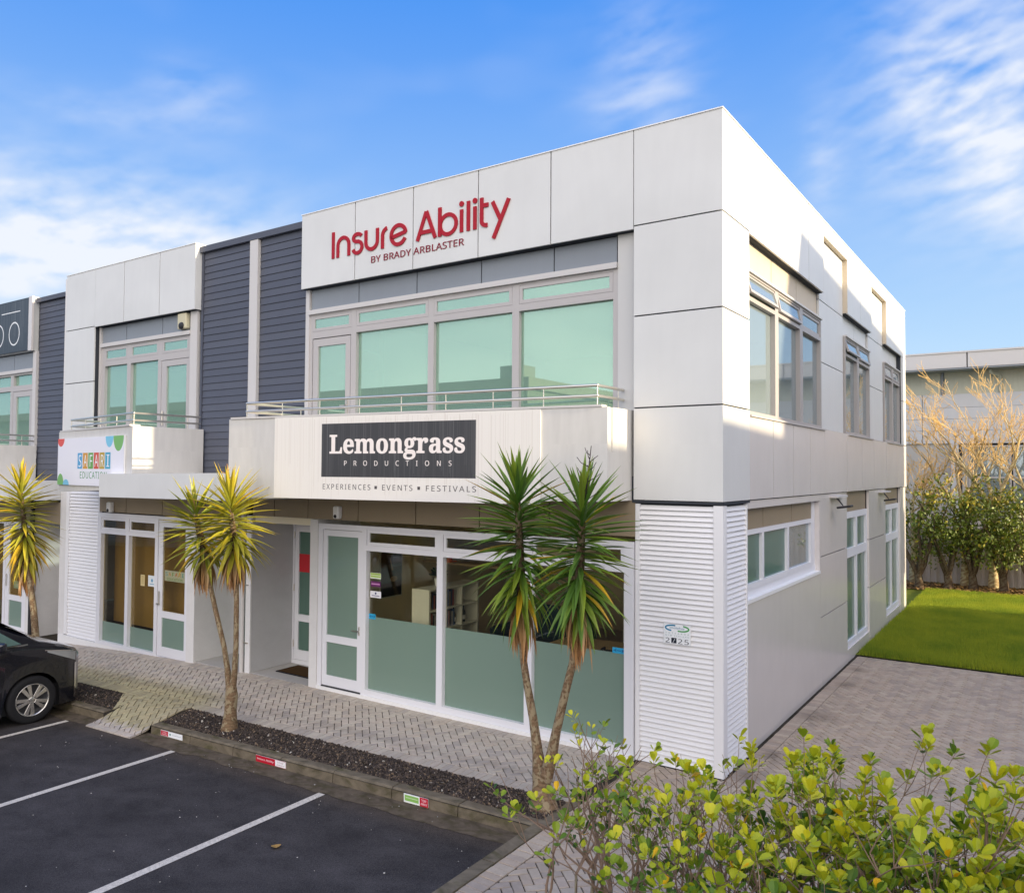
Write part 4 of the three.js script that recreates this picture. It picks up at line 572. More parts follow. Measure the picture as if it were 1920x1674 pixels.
function yuccaHead(t, a, b, len, n, pal, seed, yel, low = -1.0, dead = 46) {
  const r = rng(seed), A = new THREE.Vector3(...a), Bv = new THREE.Vector3(...b);
  part(t, 'stem', taper([a, A.clone().lerp(Bv, 0.5).toArray(), b], [0.055, 0.05, 0.03], 8), darkBark);
  for (let i = 0; i < n; i++) {
    const f = (i + 0.5) / n, at = A.clone().lerp(Bv, Math.pow(f, 0.9)), az = i * 2.39996 + r() * 0.5, el = f > 0.86 ? lerp(0.55, 1.45, (f - 0.86) / 0.14) + (r() - 0.5) * 0.3 : lerp(low, 0.5, Math.pow(f / 0.86, 0.9)) + (r() - 0.5) * 0.34;
    const L = len * (f < 0.2 ? 0.72 + f : 1) * (0.85 + 0.25 * r()) * (f > 0.95 ? 0.85 : 1), g = yLeaves[clamp(Math.floor((1 - f) * 3 + r() * 1.6), 0, 4)];
    const m = new THREE.Matrix4().makeTranslation(at.x, at.y, at.z).multiply(new THREE.Matrix4().makeRotationFromEuler(new THREE.Euler(-el, az, (r() - 0.5) * 0.5, 'YXZ'))).multiply(new THREE.Matrix4().makeTranslation(0, 0, 0.025)).multiply(new THREE.Matrix4().makeScale(0.56 + 0.2 * r(), 0.8, L));
    piece(t, 'leaf', g, r() < yel * (1.4 - 1.2 * f) ? palette.yellow : pal[Math.floor(r() * 3)], m);
  }
  for (let i = 0; i < dead; i++) {
    const f = r(), at = A.clone().lerp(Bv, f * 0.16 - 0.06), az = i * 2.4 + r(), el = -1.42 + 0.42 * r() * r();
    piece(t, 'dead_leaf', deadLeaf[i % 2], strawM[i % 3], new THREE.Matrix4().makeTranslation(at.x, at.y, at.z).multiply(new THREE.Matrix4().makeRotationFromEuler(new THREE.Euler(-el, az, 0, 'YXZ'))).multiply(new THREE.Matrix4().makeTranslation(0, 0.03, 0.02)).multiply(new THREE.Matrix4().makeScale(0.36 + 0.32 * r(), 0.5, len * (0.58 + 0.42 * r()))));
  }
}
function spike(t, a, b, n, seed, m) { const r = rng(seed), A = new THREE.Vector3(...a), Bv = new THREE.Vector3(...b), L = A.distanceTo(Bv), g = [taper([a, A.clone().lerp(Bv, 0.5).add(new THREE.Vector3(0.01, 0, 0)).toArray(), b], [0.016, 0.009, 0.004], 5)];
  for (let i = 0; i < n; i++) { const f = 0.12 + 0.8 * i / n, p = A.clone().lerp(Bv, f), az = i * 2.4, l = L * (0.3 - 0.16 * f); g.push(taper([p.toArray(), [p.x + Math.cos(az) * l * 0.6, p.y + l * (0.1 + 0.3 * r()), p.z + Math.sin(az) * l * 0.6], [p.x + Math.cos(az) * l * 0.95, p.y + l * (0.5 + 0.3 * r()), p.z + Math.sin(az) * l * 0.95]], [0.006, 0.004, 0.003], 4)); }
  part(t, 'flower_stalk', merge(g), m); }
const yBark = M(0.34, 0.26, 0.19, 0.95, { map: T.bark, bumpMap: T.bark, bumpScale: 0.012 });
{
  const g = 'yuccas in front of the shops';
  const a = thing('yucca', 'green two headed yucca in front of the frosted shop window, black dry flower stalk', 'yucca', [-1.38, 0, 1.85], g);
  part(a, 'trunk', taper([[-1.375, -0.06, 1.86], [-1.38, 0.06, 1.85], [-1.40, 0.22, 1.85], [-1.41, 0.36, 1.85]], [0.19, 0.135, 0.105, 0.095], 14), yBark);
  part(a, 'trunk', taper([[-1.42, 0.28, 1.85], [-1.455, 0.56, 1.85], [-1.52, 0.90, 1.84], [-1.61, 1.26, 1.83], [-1.665, 1.55, 1.83], [-1.69, 2.2, 1.83]], [0.09, 0.06, 0.05, 0.044, 0.041, 0.045], 12), yBark);
  part(a, 'trunk', taper([[-1.35, 0.3, 1.86], [-1.26, 0.56, 1.88], [-1.185, 0.86, 1.9], [-1.08, 1.25, 1.91], [-0.98, 1.62, 1.91], [-0.925, 2.25, 1.91]], [0.085, 0.064, 0.05, 0.045, 0.042, 0.045], 12), yBark);
  yuccaHead(a, [-1.69, 2.16, 1.83], [-1.755, 3.40, 1.83], 0.66, 182, palette.green, 61, 0.05, -0.72, 64);
  yuccaHead(a, [-0.92, 2.20, 1.91], [-0.865, 3.27, 1.91], 0.66, 170, palette.green, 62, 0.07, -0.78, 70);
  spike(a, [-0.865, 3.25, 1.91], [-0.77, 3.93, 1.9], 13, 4, M(0.05, 0.035, 0.04, 0.9));
  const b = thing('yucca', 'sunlit forked yucca between the two shopfronts with brown leaf skirts', 'yucca', [-6.78, -0.1, 1.9], g);
  part(b, 'trunk', taper([[-6.79, -0.28, 1.9], [-6.785, -0.12, 1.9], [-6.77, 0.1, 1.9], [-6.75, 0.34, 1.9], [-6.765, 0.5, 1.9]], [0.16, 0.115, 0.088, 0.092, 0.07], 14), yBark);
  part(b, 'trunk', taper([[-6.79, 0.36, 1.9], [-6.86, 0.72, 1.9], [-6.945, 1.02, 1.9], [-7.2, 1.62, 1.9], [-7.38, 2.08, 1.9], [-7.46, 2.4, 1.9]], [0.055, 0.042, 0.037, 0.036, 0.037, 0.042], 12), yBark);
  part(b, 'trunk', taper([[-6.74, 0.36, 1.9], [-6.69, 0.7, 1.9], [-6.665, 1.07, 1.9], [-6.675, 1.93, 1.9], [-6.72, 2.42, 1.9]], [0.055, 0.044, 0.038, 0.037, 0.042], 12), yBark);
  yuccaHead(b, [-7.43, 2.32, 1.9], [-7.74, 3.0, 1.9], 0.64, 92, palette.sunMid, 63, 0.04, -0.55, 80);
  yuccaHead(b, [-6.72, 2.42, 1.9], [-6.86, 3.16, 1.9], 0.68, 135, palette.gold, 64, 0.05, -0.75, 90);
  spike(b, [-6.86, 3.15, 1.9], [-6.95, 3.74, 1.9], 8, 5, M(0.33, 0.17, 0.07, 0.9)); spike(b, [-7.72, 3.0, 1.9], [-7.84, 3.4, 1.9], 7, 6, M(0.40, 0.22, 0.1, 0.9));
  const c = thing('yucca', 'sunlit yellow green single headed yucca behind the black car', 'yucca', [-12.7, -0.4, 1.85], g);
  part(c, 'trunk', taper([[-12.6, -0.5, 1.85], [-12.68, 0.2, 1.85], [-12.84, 0.95, 1.85], [-13.0, 1.45, 1.85], [-13.12, 1.9, 1.85]], [0.10, 0.07, 0.06, 0.055, 0.055], 12), yBark);
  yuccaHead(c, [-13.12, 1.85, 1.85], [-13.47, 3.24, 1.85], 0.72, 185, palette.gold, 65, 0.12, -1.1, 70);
}

// ------------------------------------------------------------------ black people carrier
{
  const X0 = -11.24, Z0 = 2.14, G = -0.445, car = thing('car', 'black people carrier parked nose in at the left edge', 'car', [X0, G, Z0]);
  const paint = P(0.006, 0.007, 0.012, 0.25, { clearcoat: 1, clearcoatRoughness: 0.03 }), glass = P(0.015, 0.02, 0.02, 0.05, { clearcoat: 1, clearcoatRoughness: 0.02 }), chrome = M(0.8, 0.8, 0.8, 0.12, { metalness: 1 });
  const curve = (t) => (s) => { for (let i = 1; i < t.length; i++) if (s <= t[i][0]) { const [a, b] = t[i - 1], [c, d] = t[i]; const k = (s - a) / (c - a); return lerp(b, d, k * k * (3 - 2 * k) * 0.35 + k * 0.65); } return t[t.length - 1][1]; };
  const top = curve([[0, 0.92], [0.03, 1.0], [0.12, 1.09], [0.4, 1.2], [0.7, 1.3], [0.95, 1.47], [1.4, 1.72], [1.9, 1.88], [2.5, 1.94], [4.2, 1.91], [4.6, 1.7], [4.85, 1.2], [4.95, 0.95]]);
  const wid = curve([[0, 0.6], [0.06, 0.74], [0.15, 0.83], [0.3, 0.885], [0.6, 0.92], [1.2, 0.93], [4.3, 0.93], [4.8, 0.87], [4.95, 0.8]]);
  const belt = (s) => Math.min(1.16 + 0.1 * sstep(0.3, 1.2, s), top(s) - 0.06);
  const arch = (s) => { let h = 0.2; for (const c of [0.86, 3.86]) { const d = 0.435 ** 2 - (s - c) ** 2; if (d > 0) h = Math.max(h, 0.375 + Math.sqrt(d)); } return h; };
  const side = (s, h) => { const b = belt(s), w = wid(s); if (h <= b) return w * (1 - 0.05 * sstep(0.55, 0.1, h) - 0.008 * Math.sin((h - 0.4) * 6)); const t = (h - b) / (top(s) - b); return w * 0.99 * (1 - 0.15 * t) * Math.sqrt(Math.max(0, 1 - t ** 7)); };
  const ss = []; for (let s = 0; s <= 4.951; s += s < 1.4 || (s > 3.3 && s < 4.4) ? 0.03 : 0.09) ss.push(Math.min(s, 4.95)); ss.push(4.95);
  const pos = [], idx = [], NL = 10, NU = 14, N = (NL + NU) * 2 + 1;
  ss.forEach((s) => { const pts = [], lo = arch(s), b = belt(s), t = top(s); for (let j = 0; j <= NL; j++) { const h = lerp(lo, b, j / NL); pts.push([side(s, h), h]); } for (let j = 1; j <= NU; j++) { const k = Math.sin(j / NU * Math.PI / 2), h = lerp(b, t, k); pts.push([j === NU ? 0 : side(s, h), h]); } const all = [...pts.map(([x, y]) => [x, y]), ...pts.slice(0, -1).reverse().map(([x, y]) => [-x, y])]; all.forEach(([x, y]) => pos.push(X0 + x, G + y, Z0 + s)); });
  const rowN = (NL + NU + 1) * 2 - 1; for (let i = 0; i < ss.length - 1; i++) for (let j = 0; j < rowN - 1; j++) { const a = i * rowN + j; idx.push(a, a + rowN, a + 1, a + 1, a + rowN, a + rowN + 1); }
  for (const i of [0, ss.length - 1]) for (let j = 0; j < (rowN - 1) / 2; j++) { const a = i * rowN + j, b = i * rowN + rowN - 1 - j; i ? idx.push(a, b, a + 1, b, b - 1, a + 1) : idx.push(a, a + 1, b, b, a + 1, b - 1); }
  const g = new THREE.BufferGeometry(); g.setAttribute('position', new THREE.Float32BufferAttribute(pos, 3)); g.setIndex(idx); g.computeVertexNormals(); part(car, 'body', g, paint);
  part(car, 'underbody', bx(X0 - 0.8, X0 + 0.8, G + 0.19, G + 0.55, Z0 + 0.15, Z0 + 4.8), mat.rubber);
  const patch = (name, outline, m, off = 0.005, n = 8) => { // outline rows: [s, hLow, hHigh]
    for (const sg of [1, -1]) { const p = [], id = []; outline.forEach(([s, a, b]) => { for (let k = 0; k <= n; k++) { const h = lerp(a, b, k / n); p.push(X0 + sg * (side(s, h) + off), G + h, Z0 + s); } }); for (let i = 0; i < outline.length - 1; i++) for (let k = 0; k < n; k++) { const a = i * (n + 1) + k, b = a + n + 1; sg > 0 ? id.push(a, a + 1, b, b, a + 1, b + 1) : id.push(a, b, a + 1, b, b + 1, a + 1); } const q = new THREE.BufferGeometry(); q.setAttribute('position', new THREE.Float32BufferAttribute(p, 3)); q.setIndex(id); q.computeVertexNormals(); part(car, name, q, m); } };
  const sideGlass = P(0.10, 0.17, 0.15, 0.04, { clearcoat: 1, clearcoatRoughness: 0.02 });
  patch('quarter_window', range(1.05, 1.5, 8).map((s) => [s, 1.30, Math.max(1.305, Math.min(top(s) - 0.16, 1.30 + (s - 1.05) * 0.75))]), sideGlass); patch('side_window', range(1.56, 2.5, 8).map((s) => [s, 1.30, Math.min(top(s) - 0.17, 1.30 + (s - 1.02) * 0.75)]), sideGlass); patch('side_window', range(2.58, 3.7, 6).map((s) => [s, 1.32, top(s) - 0.17]), sideGlass); patch('side_window', range(3.78, 4.5, 6).map((s) => [s, 1.34, top(s) - 0.18]), sideGlass);
  patch('chrome_strip', range(0.95, 4.4, 24).map((s) => [s, 1.268, 1.288]), chrome, 0.008, 1);
  patch('headlight', range(0.16, 0.66, 12).map((s) => { const t = (s - 0.16) / 0.5; return [s, lerp(0.88, 1.105, t), lerp(1.03, 1.135, t)]; }), P(0.35, 0.36, 0.36, 0.08, { clearcoat: 1 }), 0.006, 4); patch('headlight_trim', range(0.14, 0.7, 12).map((s) => { const t = (s - 0.14) / 0.56; return [s, lerp(1.035, 1.138, t), lerp(1.05, 1.15, t)]; }), chrome, 0.009, 1);
  patch('bumper_trim', range(0.13, 0.17, 2).map((s) => [s, 0.26, 0.84]), chrome, 0.008, 6); patch('sill_trim', range(1.4, 3.3, 10).map((s) => [s, 0.215, 0.24]), chrome, 0.008, 1); patch('door_gap', [[1.42, 0.3, 1.25], [1.428, 0.3, 1.25]], mat.rubber, 0.003, 10);
  part(car, 'windscreen', (() => { const p = [], id = []; const rows = range(0.86, 1.86, 10); rows.forEach((s) => { for (let k = 0; k <= 10; k++) { const x = lerp(-0.78, 0.78, k / 10) * (1 - 0.1 * (s - 0.86)); p.push(X0 + x, G + top(s) - 0.012 * Math.abs(x) ** 3 * 3 + 0.006, Z0 + s); } }); for (let i = 0; i < 10; i++) for (let k = 0; k < 10; k++) { const a = i * 11 + k; id.push(a, a + 11, a + 1, a + 1, a + 11, a + 12); } const q = new THREE.BufferGeometry(); q.setAttribute('position', new THREE.Float32BufferAttribute(p, 3)); q.setIndex(id); q.computeVertexNormals(); return q; })(), glass);
  part(car, 'grille', bx(X0 - 0.55, X0 + 0.55, G + 0.35, G + 0.9, Z0 - 0.012, Z0 + 0.05), chrome); part(car, 'number_plate', bx(X0 - 0.2, X0 + 0.2, G + 0.42, G + 0.53, Z0 - 0.03, Z0 - 0.013), mat.white);
  for (const sg of [1, -1]) { const m = part(car, 'mirror', new RoundedBoxGeometry(0.22, 0.16, 0.13, 3, 0.05).translate(X0 + sg * 1.06, G + 1.33, Z0 + 1.42), paint); part(m, 'mirror_arm', bx(X0 + sg * 0.98 - 0.06, X0 + sg * 0.98 + 0.06, G + 1.25, G + 1.285, Z0 + 1.40, Z0 + 1.46), paint); }
  const silver = M(0.62, 0.6, 0.57, 0.25, { metalness: 0.85 });
  for (const [sg, s] of [[1, 0.86], [1, 3.86], [-1, 0.86], [-1, 3.86]]) {
    const cx = X0 + sg * 0.80, cz = Z0 + s, cy = G + 0.378, put = (q) => { if (sg < 0) q.rotateY(Math.PI); return q.translate(cx, cy, cz); };
    const lathe = (pts) => put(new THREE.LatheGeometry(pts.map(([r, y]) => new THREE.Vector2(r, y)), 40).rotateZ(-Math.PI / 2));
    const ty = part(car, 'wheel', lathe([[0.245, -0.11], [0.33, -0.115], [0.37, -0.10], [0.38, -0.06], [0.38, 0.06], [0.37, 0.10], [0.335, 0.118], [0.26, 0.112], [0.245, 0.10]]), mat.rubber);
    part(ty, 'rim', lathe([[0.0, 0.03], [0.2, 0.02], [0.225, 0.06], [0.243, 0.104], [0.256, 0.108], [0.25, 0.09], [0.235, 0.0], [0.235, -0.1]]), M(0.05, 0.05, 0.055, 0.4)); part(ty, 'rim_lip', lathe([[0.238, 0.10], [0.246, 0.112], [0.257, 0.113], [0.26, 0.104]]), silver);
    for (let k = 0; k < 10; k++) { const a = (Math.floor(k / 2) / 5) * 6.283 + (k % 2 ? 0.42 : -0.02) + 0.25; const sp_ = new THREE.Shape([[-0.016, 0.055], [0.016, 0.055], [0.030, 0.242], [-0.030, 0.242]].map(([x, y]) => new THREE.Vector2(x, y))); const q = new THREE.ExtrudeGeometry(sp_, { depth: 0.02, bevelEnabled: true, bevelSize: 0.004, bevelThickness: 0.006, bevelSegments: 1 }).rotateZ(a).rotateY(Math.PI / 2).translate(0.078, 0, 0); part(ty, 'spoke', put(q), silver); }
    part(ty, 'hub_cap', lathe([[0.0, 0.103], [0.04, 0.10], [0.06, 0.085], [0.062, 0.06]]), silver);
  }
}

// ------------------------------------------------------------------ foreground shrubs
function shrubLeaf() { const rows = [[0.008, 0], [0.2, 0.28], [0.31, 0.55], [0.30, 0.8], [0.17, 0.97]], pos = []; const pt = (i, s) => { const [w, z] = rows[i]; return [s * w, 0.10 * z * z + Math.abs(s) * w * 0.38 - 0.02, z]; };
  for (let i = 0; i < rows.length - 1; i++) for (const [a, b] of [[-1, 0], [0, 1]]) { const p = [pt(i, a), pt(i, b), pt(i + 1, b), pt(i + 1, a)]; for (const k of [0, 2, 1, 0, 3, 2]) pos.push(...p[k]); } const g = new THREE.BufferGeometry(); g.setAttribute('position', new THREE.Float32BufferAttribute(pos, 3)); g.computeVertexNormals(); return g; }
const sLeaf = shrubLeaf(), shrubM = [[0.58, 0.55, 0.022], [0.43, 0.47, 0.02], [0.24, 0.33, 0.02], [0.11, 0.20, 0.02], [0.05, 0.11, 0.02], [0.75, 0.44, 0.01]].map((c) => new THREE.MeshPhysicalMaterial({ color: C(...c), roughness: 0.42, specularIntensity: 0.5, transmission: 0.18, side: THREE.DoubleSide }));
function shrub(label, base, h, wx, wz, stems, dense, seed, dark = 0) {
  const r = rng(seed), t = thing('shrub', label, 'shrub', base, 'foreground shrubs'), tips = [], wood = [], B = new THREE.Vector3(...base);
  const grow = (p, d, len, rad, lev) => {
    const pts = [p.clone()], rr = [rad], dir = d.clone(), at = p.clone(), n = 3;
    for (let i = 1; i <= n; i++) { dir.add(new THREE.Vector3(r() - 0.5, (r() - 0.25) * 0.8, r() - 0.5).multiplyScalar(0.42)).normalize(); at.addScaledVector(dir, len / n); pts.push(at.clone()); rr.push(rad * (1 - 0.5 * i / n)); }
    wood.push([taper(pts.map((q) => q.toArray()), rr, lev ? 5 : 7), lev]);
    if (lev >= 3 || at.y > h * (0.93 + 0.1 * r())) { tips.push([at.clone(), dir.clone()]); return; }
    const kids = 2 + (r() < 0.55 + dense * 0.3 ? 1 : 0);
    for (let i = 0; i < kids; i++) { const ax = new THREE.Vector3(r() - 0.5, 0.2 * (r() - 0.5), r() - 0.5).normalize(), nd = dir.clone().applyAxisAngle(ax, 0.3 + 0.65 * r()); nd.y = nd.y * 0.7 + 0.28; const o = i ? pts[n - (r() < 0.5 ? 1 : 0)].clone() : at.clone(); grow(o, nd.normalize(), len * (0.55 + 0.3 * r()), rad * 0.55, lev + 1); }
    if (r() < 0.5) tips.push([pts[2].clone(), dir.clone().applyAxisAngle(new THREE.Vector3(1, 0, 0), 0.7)]);
  };
  for (let i = 0; i < stems; i++) { const a = i / stems * 6.28 + r(), k = 0.3 + 0.7 * r(); grow(B.clone().add(new THREE.Vector3(Math.cos(a) * 0.12, -0.05, Math.sin(a) * 0.12)), new THREE.Vector3(Math.cos(a) * wx * k, h * 0.9, Math.sin(a) * wz * k).normalize(), h * 0.42, 0.017 + 0.01 * r(), 0); }
  wood.forEach(([g, lev]) => { if (lev === 0) part(t, 'stem', g, shrubBark); }); const tw = part(t, 'twigs', merge(wood.filter((w) => w[1] > 0).map((w) => w[0])), shrubTwig); tw.userData.kind = 'stuff';
  const ms = [], e = new THREE.Euler();
  for (const [p, d] of tips) {
    if (r() > 0.64 + dense * 0.4) continue;
    const n = 3 + Math.floor(r() * 4 + dense * 3.5), up = d.clone().multiplyScalar(0.6).add(new THREE.Vector3(0.0, 0.7, 0)).normalize(), Q = new THREE.Quaternion().setFromUnitVectors(new THREE.Vector3(0, 1, 0), up);
    for (let i = 0; i < n; i++) { const az = i * 2.4 + r(), el = lerp(0.15, 1.15, i / n) + (r() - 0.5) * 0.4, s = 0.034 + 0.05 * r(); const m = new THREE.Matrix4().compose(p.clone().addScaledVector(d, -0.05 * (1 - i / n)), Q, new THREE.Vector3(1, 1, 1)).multiply(new THREE.Matrix4().makeRotationFromEuler(new THREE.Euler(-el, az, (r() - 0.5) * 0.6, 'YXZ'))).multiply(new THREE.Matrix4().makeTranslation(0, 0, 0.009)).multiply(new THREE.Matrix4().makeScale(s * (1.0 + 0.25 * r()), s, s));
      const hi = clamp((p.y / h - 0.52) * 2.1 + 0.7 * (r() - 0.5), 0, 1); let k = clamp(Math.floor((1 - hi) * 3.4 + r() * 1.8 + dark), 0, 4); if (r() < 0.012) k = 5; ms.push([m, k, p.y]); }  // deeper leaves darker: shade inside the shrub put into their colour
  }
  ms.sort((a, b) => b[2] - a[2]); const step = Math.max(1, Math.ceil(ms.length / 230)), rest = [];
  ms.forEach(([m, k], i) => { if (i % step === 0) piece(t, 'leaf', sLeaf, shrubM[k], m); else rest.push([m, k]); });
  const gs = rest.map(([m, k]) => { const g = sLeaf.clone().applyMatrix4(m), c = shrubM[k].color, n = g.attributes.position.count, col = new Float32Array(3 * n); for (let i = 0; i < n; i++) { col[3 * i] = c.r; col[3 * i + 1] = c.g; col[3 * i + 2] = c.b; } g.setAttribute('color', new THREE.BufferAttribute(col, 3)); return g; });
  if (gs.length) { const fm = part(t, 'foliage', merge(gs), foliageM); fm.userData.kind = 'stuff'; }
  return t;
}
const shrubBark = M(0.30, 0.26, 0.215, 0.9, { map: T.bark }), shrubTwig = M(0.26, 0.18, 0.13, 0.85), foliageM = new THREE.MeshPhysicalMaterial({ color: 0xffffff, vertexColors: true, roughness: 0.42, specularIntensity: 0.5, transmission: 0.18, side: THREE.DoubleSide });
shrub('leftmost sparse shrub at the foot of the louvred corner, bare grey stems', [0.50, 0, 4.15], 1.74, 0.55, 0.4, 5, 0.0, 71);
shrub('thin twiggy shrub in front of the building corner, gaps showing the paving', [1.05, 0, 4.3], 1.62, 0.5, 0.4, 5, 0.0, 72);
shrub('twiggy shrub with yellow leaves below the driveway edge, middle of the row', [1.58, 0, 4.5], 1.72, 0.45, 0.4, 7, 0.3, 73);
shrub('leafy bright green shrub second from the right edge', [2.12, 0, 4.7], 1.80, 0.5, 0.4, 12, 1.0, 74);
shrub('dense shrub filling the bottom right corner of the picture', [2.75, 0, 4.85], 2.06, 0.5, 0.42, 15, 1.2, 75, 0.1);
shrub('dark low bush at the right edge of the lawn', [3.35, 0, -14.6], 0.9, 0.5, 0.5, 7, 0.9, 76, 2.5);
{ const e = structure('timber_edging', bx(0.5, 2.4, -0.05, 0.03, 2.95, 3.03), M(0.10, 0.085, 0.075, 0.9, { map: T.bark })); for (const z of [3.06, 3.17]) part(e, 'board', bx(0.45, 2.5, -0.05, 0.025, z, z + 0.085), e.material); }

// ------------------------------------------------------------------ signs
const font = await new FontLoader().loadAsync('fonts/droid/droid_sans_regular.typeface.json');
function canvas(w, h, draw) { const c = document.createElement('canvas'); c.width = w; c.height = h; const x = c.getContext('2d'); draw(x, w, h); const t = new THREE.CanvasTexture(c); t.colorSpace = THREE.SRGBColorSpace; return t; }
function fit(x, s, l, base, w, hpx, fontName, spacing = 0) {          // text from l, w wide, letter height hpx
  x.font = `${hpx}px ${fontName}`; x.textBaseline = 'alphabetic'; x.textAlign = 'left'; const glyphs = [...s]; const tot = glyphs.reduce((a, g) => a + x.measureText(g).width, 0) + spacing * (glyphs.length - 1);
  x.save(); x.translate(l, base); x.scale(w / tot, 1); let q = 0; for (const g of glyphs) { x.fillText(g, q, 0); q += x.measureText(g).width + spacing; } x.restore();
}
function print(parent, w, h, map, m, o = {}) { const g = new THREE.PlaneGeometry(w, h); g.applyMatrix4(m); return part(parent, 'print', g, new THREE.MeshStandardMaterial({ map, roughness: 0.5, ...o })); }
const atFace = (x, y, z, ry) => new THREE.Matrix4().makeRotationY(ry).setPosition(x, y, z);
function board(name, label, cat, w, h, d, cx, cy, cz, ry, tex, backMat = mat.white, o) {
  const t = thing(name, label, cat, [cx, cy, cz]), n = [Math.sin(ry), Math.cos(ry)];
  part(t, 'sign_panel', wuv(new THREE.BoxGeometry(w, h, d).applyMatrix4(atFace(cx + n[0] * d / 2, cy, cz + n[1] * d / 2, ry))), backMat); print(t, w, h, tex, atFace(cx + n[0] * (d + 0.002), cy, cz + n[1] * (d + 0.002), ry), o); return t;
}
const streaks = (x, w, h, n, seed, dark, a0) => { const r = rng(seed); for (let i = 0; i < n; i++) { const px = r() * w, ww = 1 + r() * 4; x.fillStyle = dark ? `rgba(190,190,190,${a0 * r()})` : `rgba(120,100,80,${a0 * r()})`; x.fillRect(px, h * 0.05 * r(), ww, h * (0.5 + 0.5 * r())); } };
{ // balcony sign: L (-6.54, 1.347) to R (-2.11, 0.771)
  const W = 4.468, y0 = 3.232, y1 = 4.447, H = y1 - y0, ry = 0.1291, cx = (-6.54 - 2.11) / 2, cz = (1.347 + 0.771) / 2, S2 = 2048 / W, u = (X) => (X + 6.54) / Math.cos(ry) * S2, v = (y) => (y1 - y) * S2;
  const tex = canvas(2048, Math.round(H * S2), (x, w, h) => {
    x.fillStyle = '#e9e5df'; x.fillRect(0, 0, w, h); streaks(x, w, h, 240, 3, false, 0.10);
    x.fillStyle = '#3b3c40'; x.fillRect(u(-5.63), v(4.335), u(-3.045) - u(-5.63), v(3.556) - v(4.335)); x.save(); x.beginPath(); x.rect(u(-5.63), v(4.335), u(-3.045) - u(-5.63), v(3.556) - v(4.335)); x.clip(); streaks(x, w, h, 320, 5, true, 0.16); x.restore();
    x.fillStyle = '#f3eae6'; x.strokeStyle = '#f3eae6'; x.lineWidth = 5; x.lineJoin = 'round';
    x.font = 'bold 170px serif'; const word = 'Lemongrass', tot = x.measureText(word).width; x.save(); x.translate(u(-5.49), v(3.902)); x.scale((u(-3.2) - u(-5.49)) / tot, 1); x.fillText(word, 0, 0); x.strokeText(word, 0, 0); x.restore();
    fit(x, 'PRODUCTIONS', u(-5.225), v(3.722), u(-3.41) - u(-5.225), 46, 'bold sans-serif', 46);
    x.fillStyle = '#4a4648'; const gap = 14; fit(x, 'EXPERIENCES', u(-5.61), v(3.375), u(-4.74) - u(-5.61), 50, 'sans-serif', 8); fit(x, 'EVENTS', u(-4.555), v(3.375), u(-4.03) - u(-4.555), 50, 'sans-serif', 8); fit(x, 'FESTIVALS', u(-3.83), v(3.375), u(-3.03) - u(-3.83), 50, 'sans-serif', 8);
    x.fillRect(u(-4.675), v(3.435), 20, 20); x.fillRect(u(-3.955), v(3.435), 20, 20);
  });
  board('sign', 'wide white balcony sign with a charcoal block of white serif lettering', 'sign', W, H, 0.012, cx + 0.002, (y0 + y1) / 2, cz + 0.002, ry, tex);
}
{ // nursery sign on the second balcony
  const ry = -0.1285, A = [-13.97, 0.878], Bq = [-10.74, 1.295], W = Math.hypot(Bq[0] - A[0], Bq[1] - A[1]), H = 0.95, yc = 3.795;
  const tex = canvas(1024, Math.round(1024 * H / W), (x, w, h) => {
    x.fillStyle = '#efeef6'; x.fillRect(0, 0, w, h); const dot = (cx, cy, rx, ry_, c) => { x.fillStyle = c; x.beginPath(); x.ellipse(cx, cy, rx, ry_, 0, 0, 7); x.fill(); };
    dot(w * 0.05, 0, w * 0.058, h * 0.17, '#e4574c'); dot(w * 0.80, 0, w * 0.055, h * 0.22, '#84cdea'); dot(w * 0.925, 0, w * 0.07, h * 0.30, '#7fbb6a'); dot(w * 0.05, h, w * 0.055, h * 0.24, '#7fbb6a'); dot(w * 0.145, h, w * 0.05, h * 0.12, '#84cdea');
    const cols = ['#5aa7d8', '#d99a2b', '#6aa84f', '#d8553c', '#c4a43a', '#48a9c9'], word = 'SAFARI'; [...word].forEach((g, i) => { const l = w * (0.33 + 0.083 * i); x.fillStyle = cols[i]; x.fillRect(l, h * 0.32, w * 0.074, h * 0.33); x.fillStyle = '#f6f6fb'; fit(x, g, l + w * 0.012, h * 0.61, w * 0.052, h * 0.34, 'bold sans-serif'); });
    x.fillStyle = '#3f8f4f'; fit(x, 'EDUCATION', w * 0.365, h * 0.85, w * 0.41, h * 0.19, 'bold sans-serif', 3);
  });
  board('sign', 'white sign with coloured block letters and corner dots on the small balcony', 'sign', W, H, 0.03, (A[0] + Bq[0]) / 2, yc, (A[1] + Bq[1]) / 2 + 0.004, ry, tex);
}
{ // black number box on the far left
  const tex = canvas(1024, 520, (x, w, h) => { x.fillStyle = '#3c444c'; x.fillRect(0, 0, w, h); streaks(x, w, h, 200, 9, true, 0.25); x.strokeStyle = '#eef0f0'; x.lineWidth = 10; x.lineWidth = 14; for (const c of [0.362, 0.703]) { x.beginPath(); x.ellipse(w * c, h * 0.64, w * 0.108, h * 0.215, 0, 0, 7); x.stroke(); } x.lineWidth = 9; x.beginPath(); x.moveTo(w * 0.42, h * 0.22); x.lineTo(w * 0.82, h * 0.22); x.stroke(); });
  board('sign', 'black box sign with thin white zeros above the far left windows', 'sign', 2.46, 1.30, 0.03, -18.66, 7.195, -0.04, 0, tex, mat.dark);
}
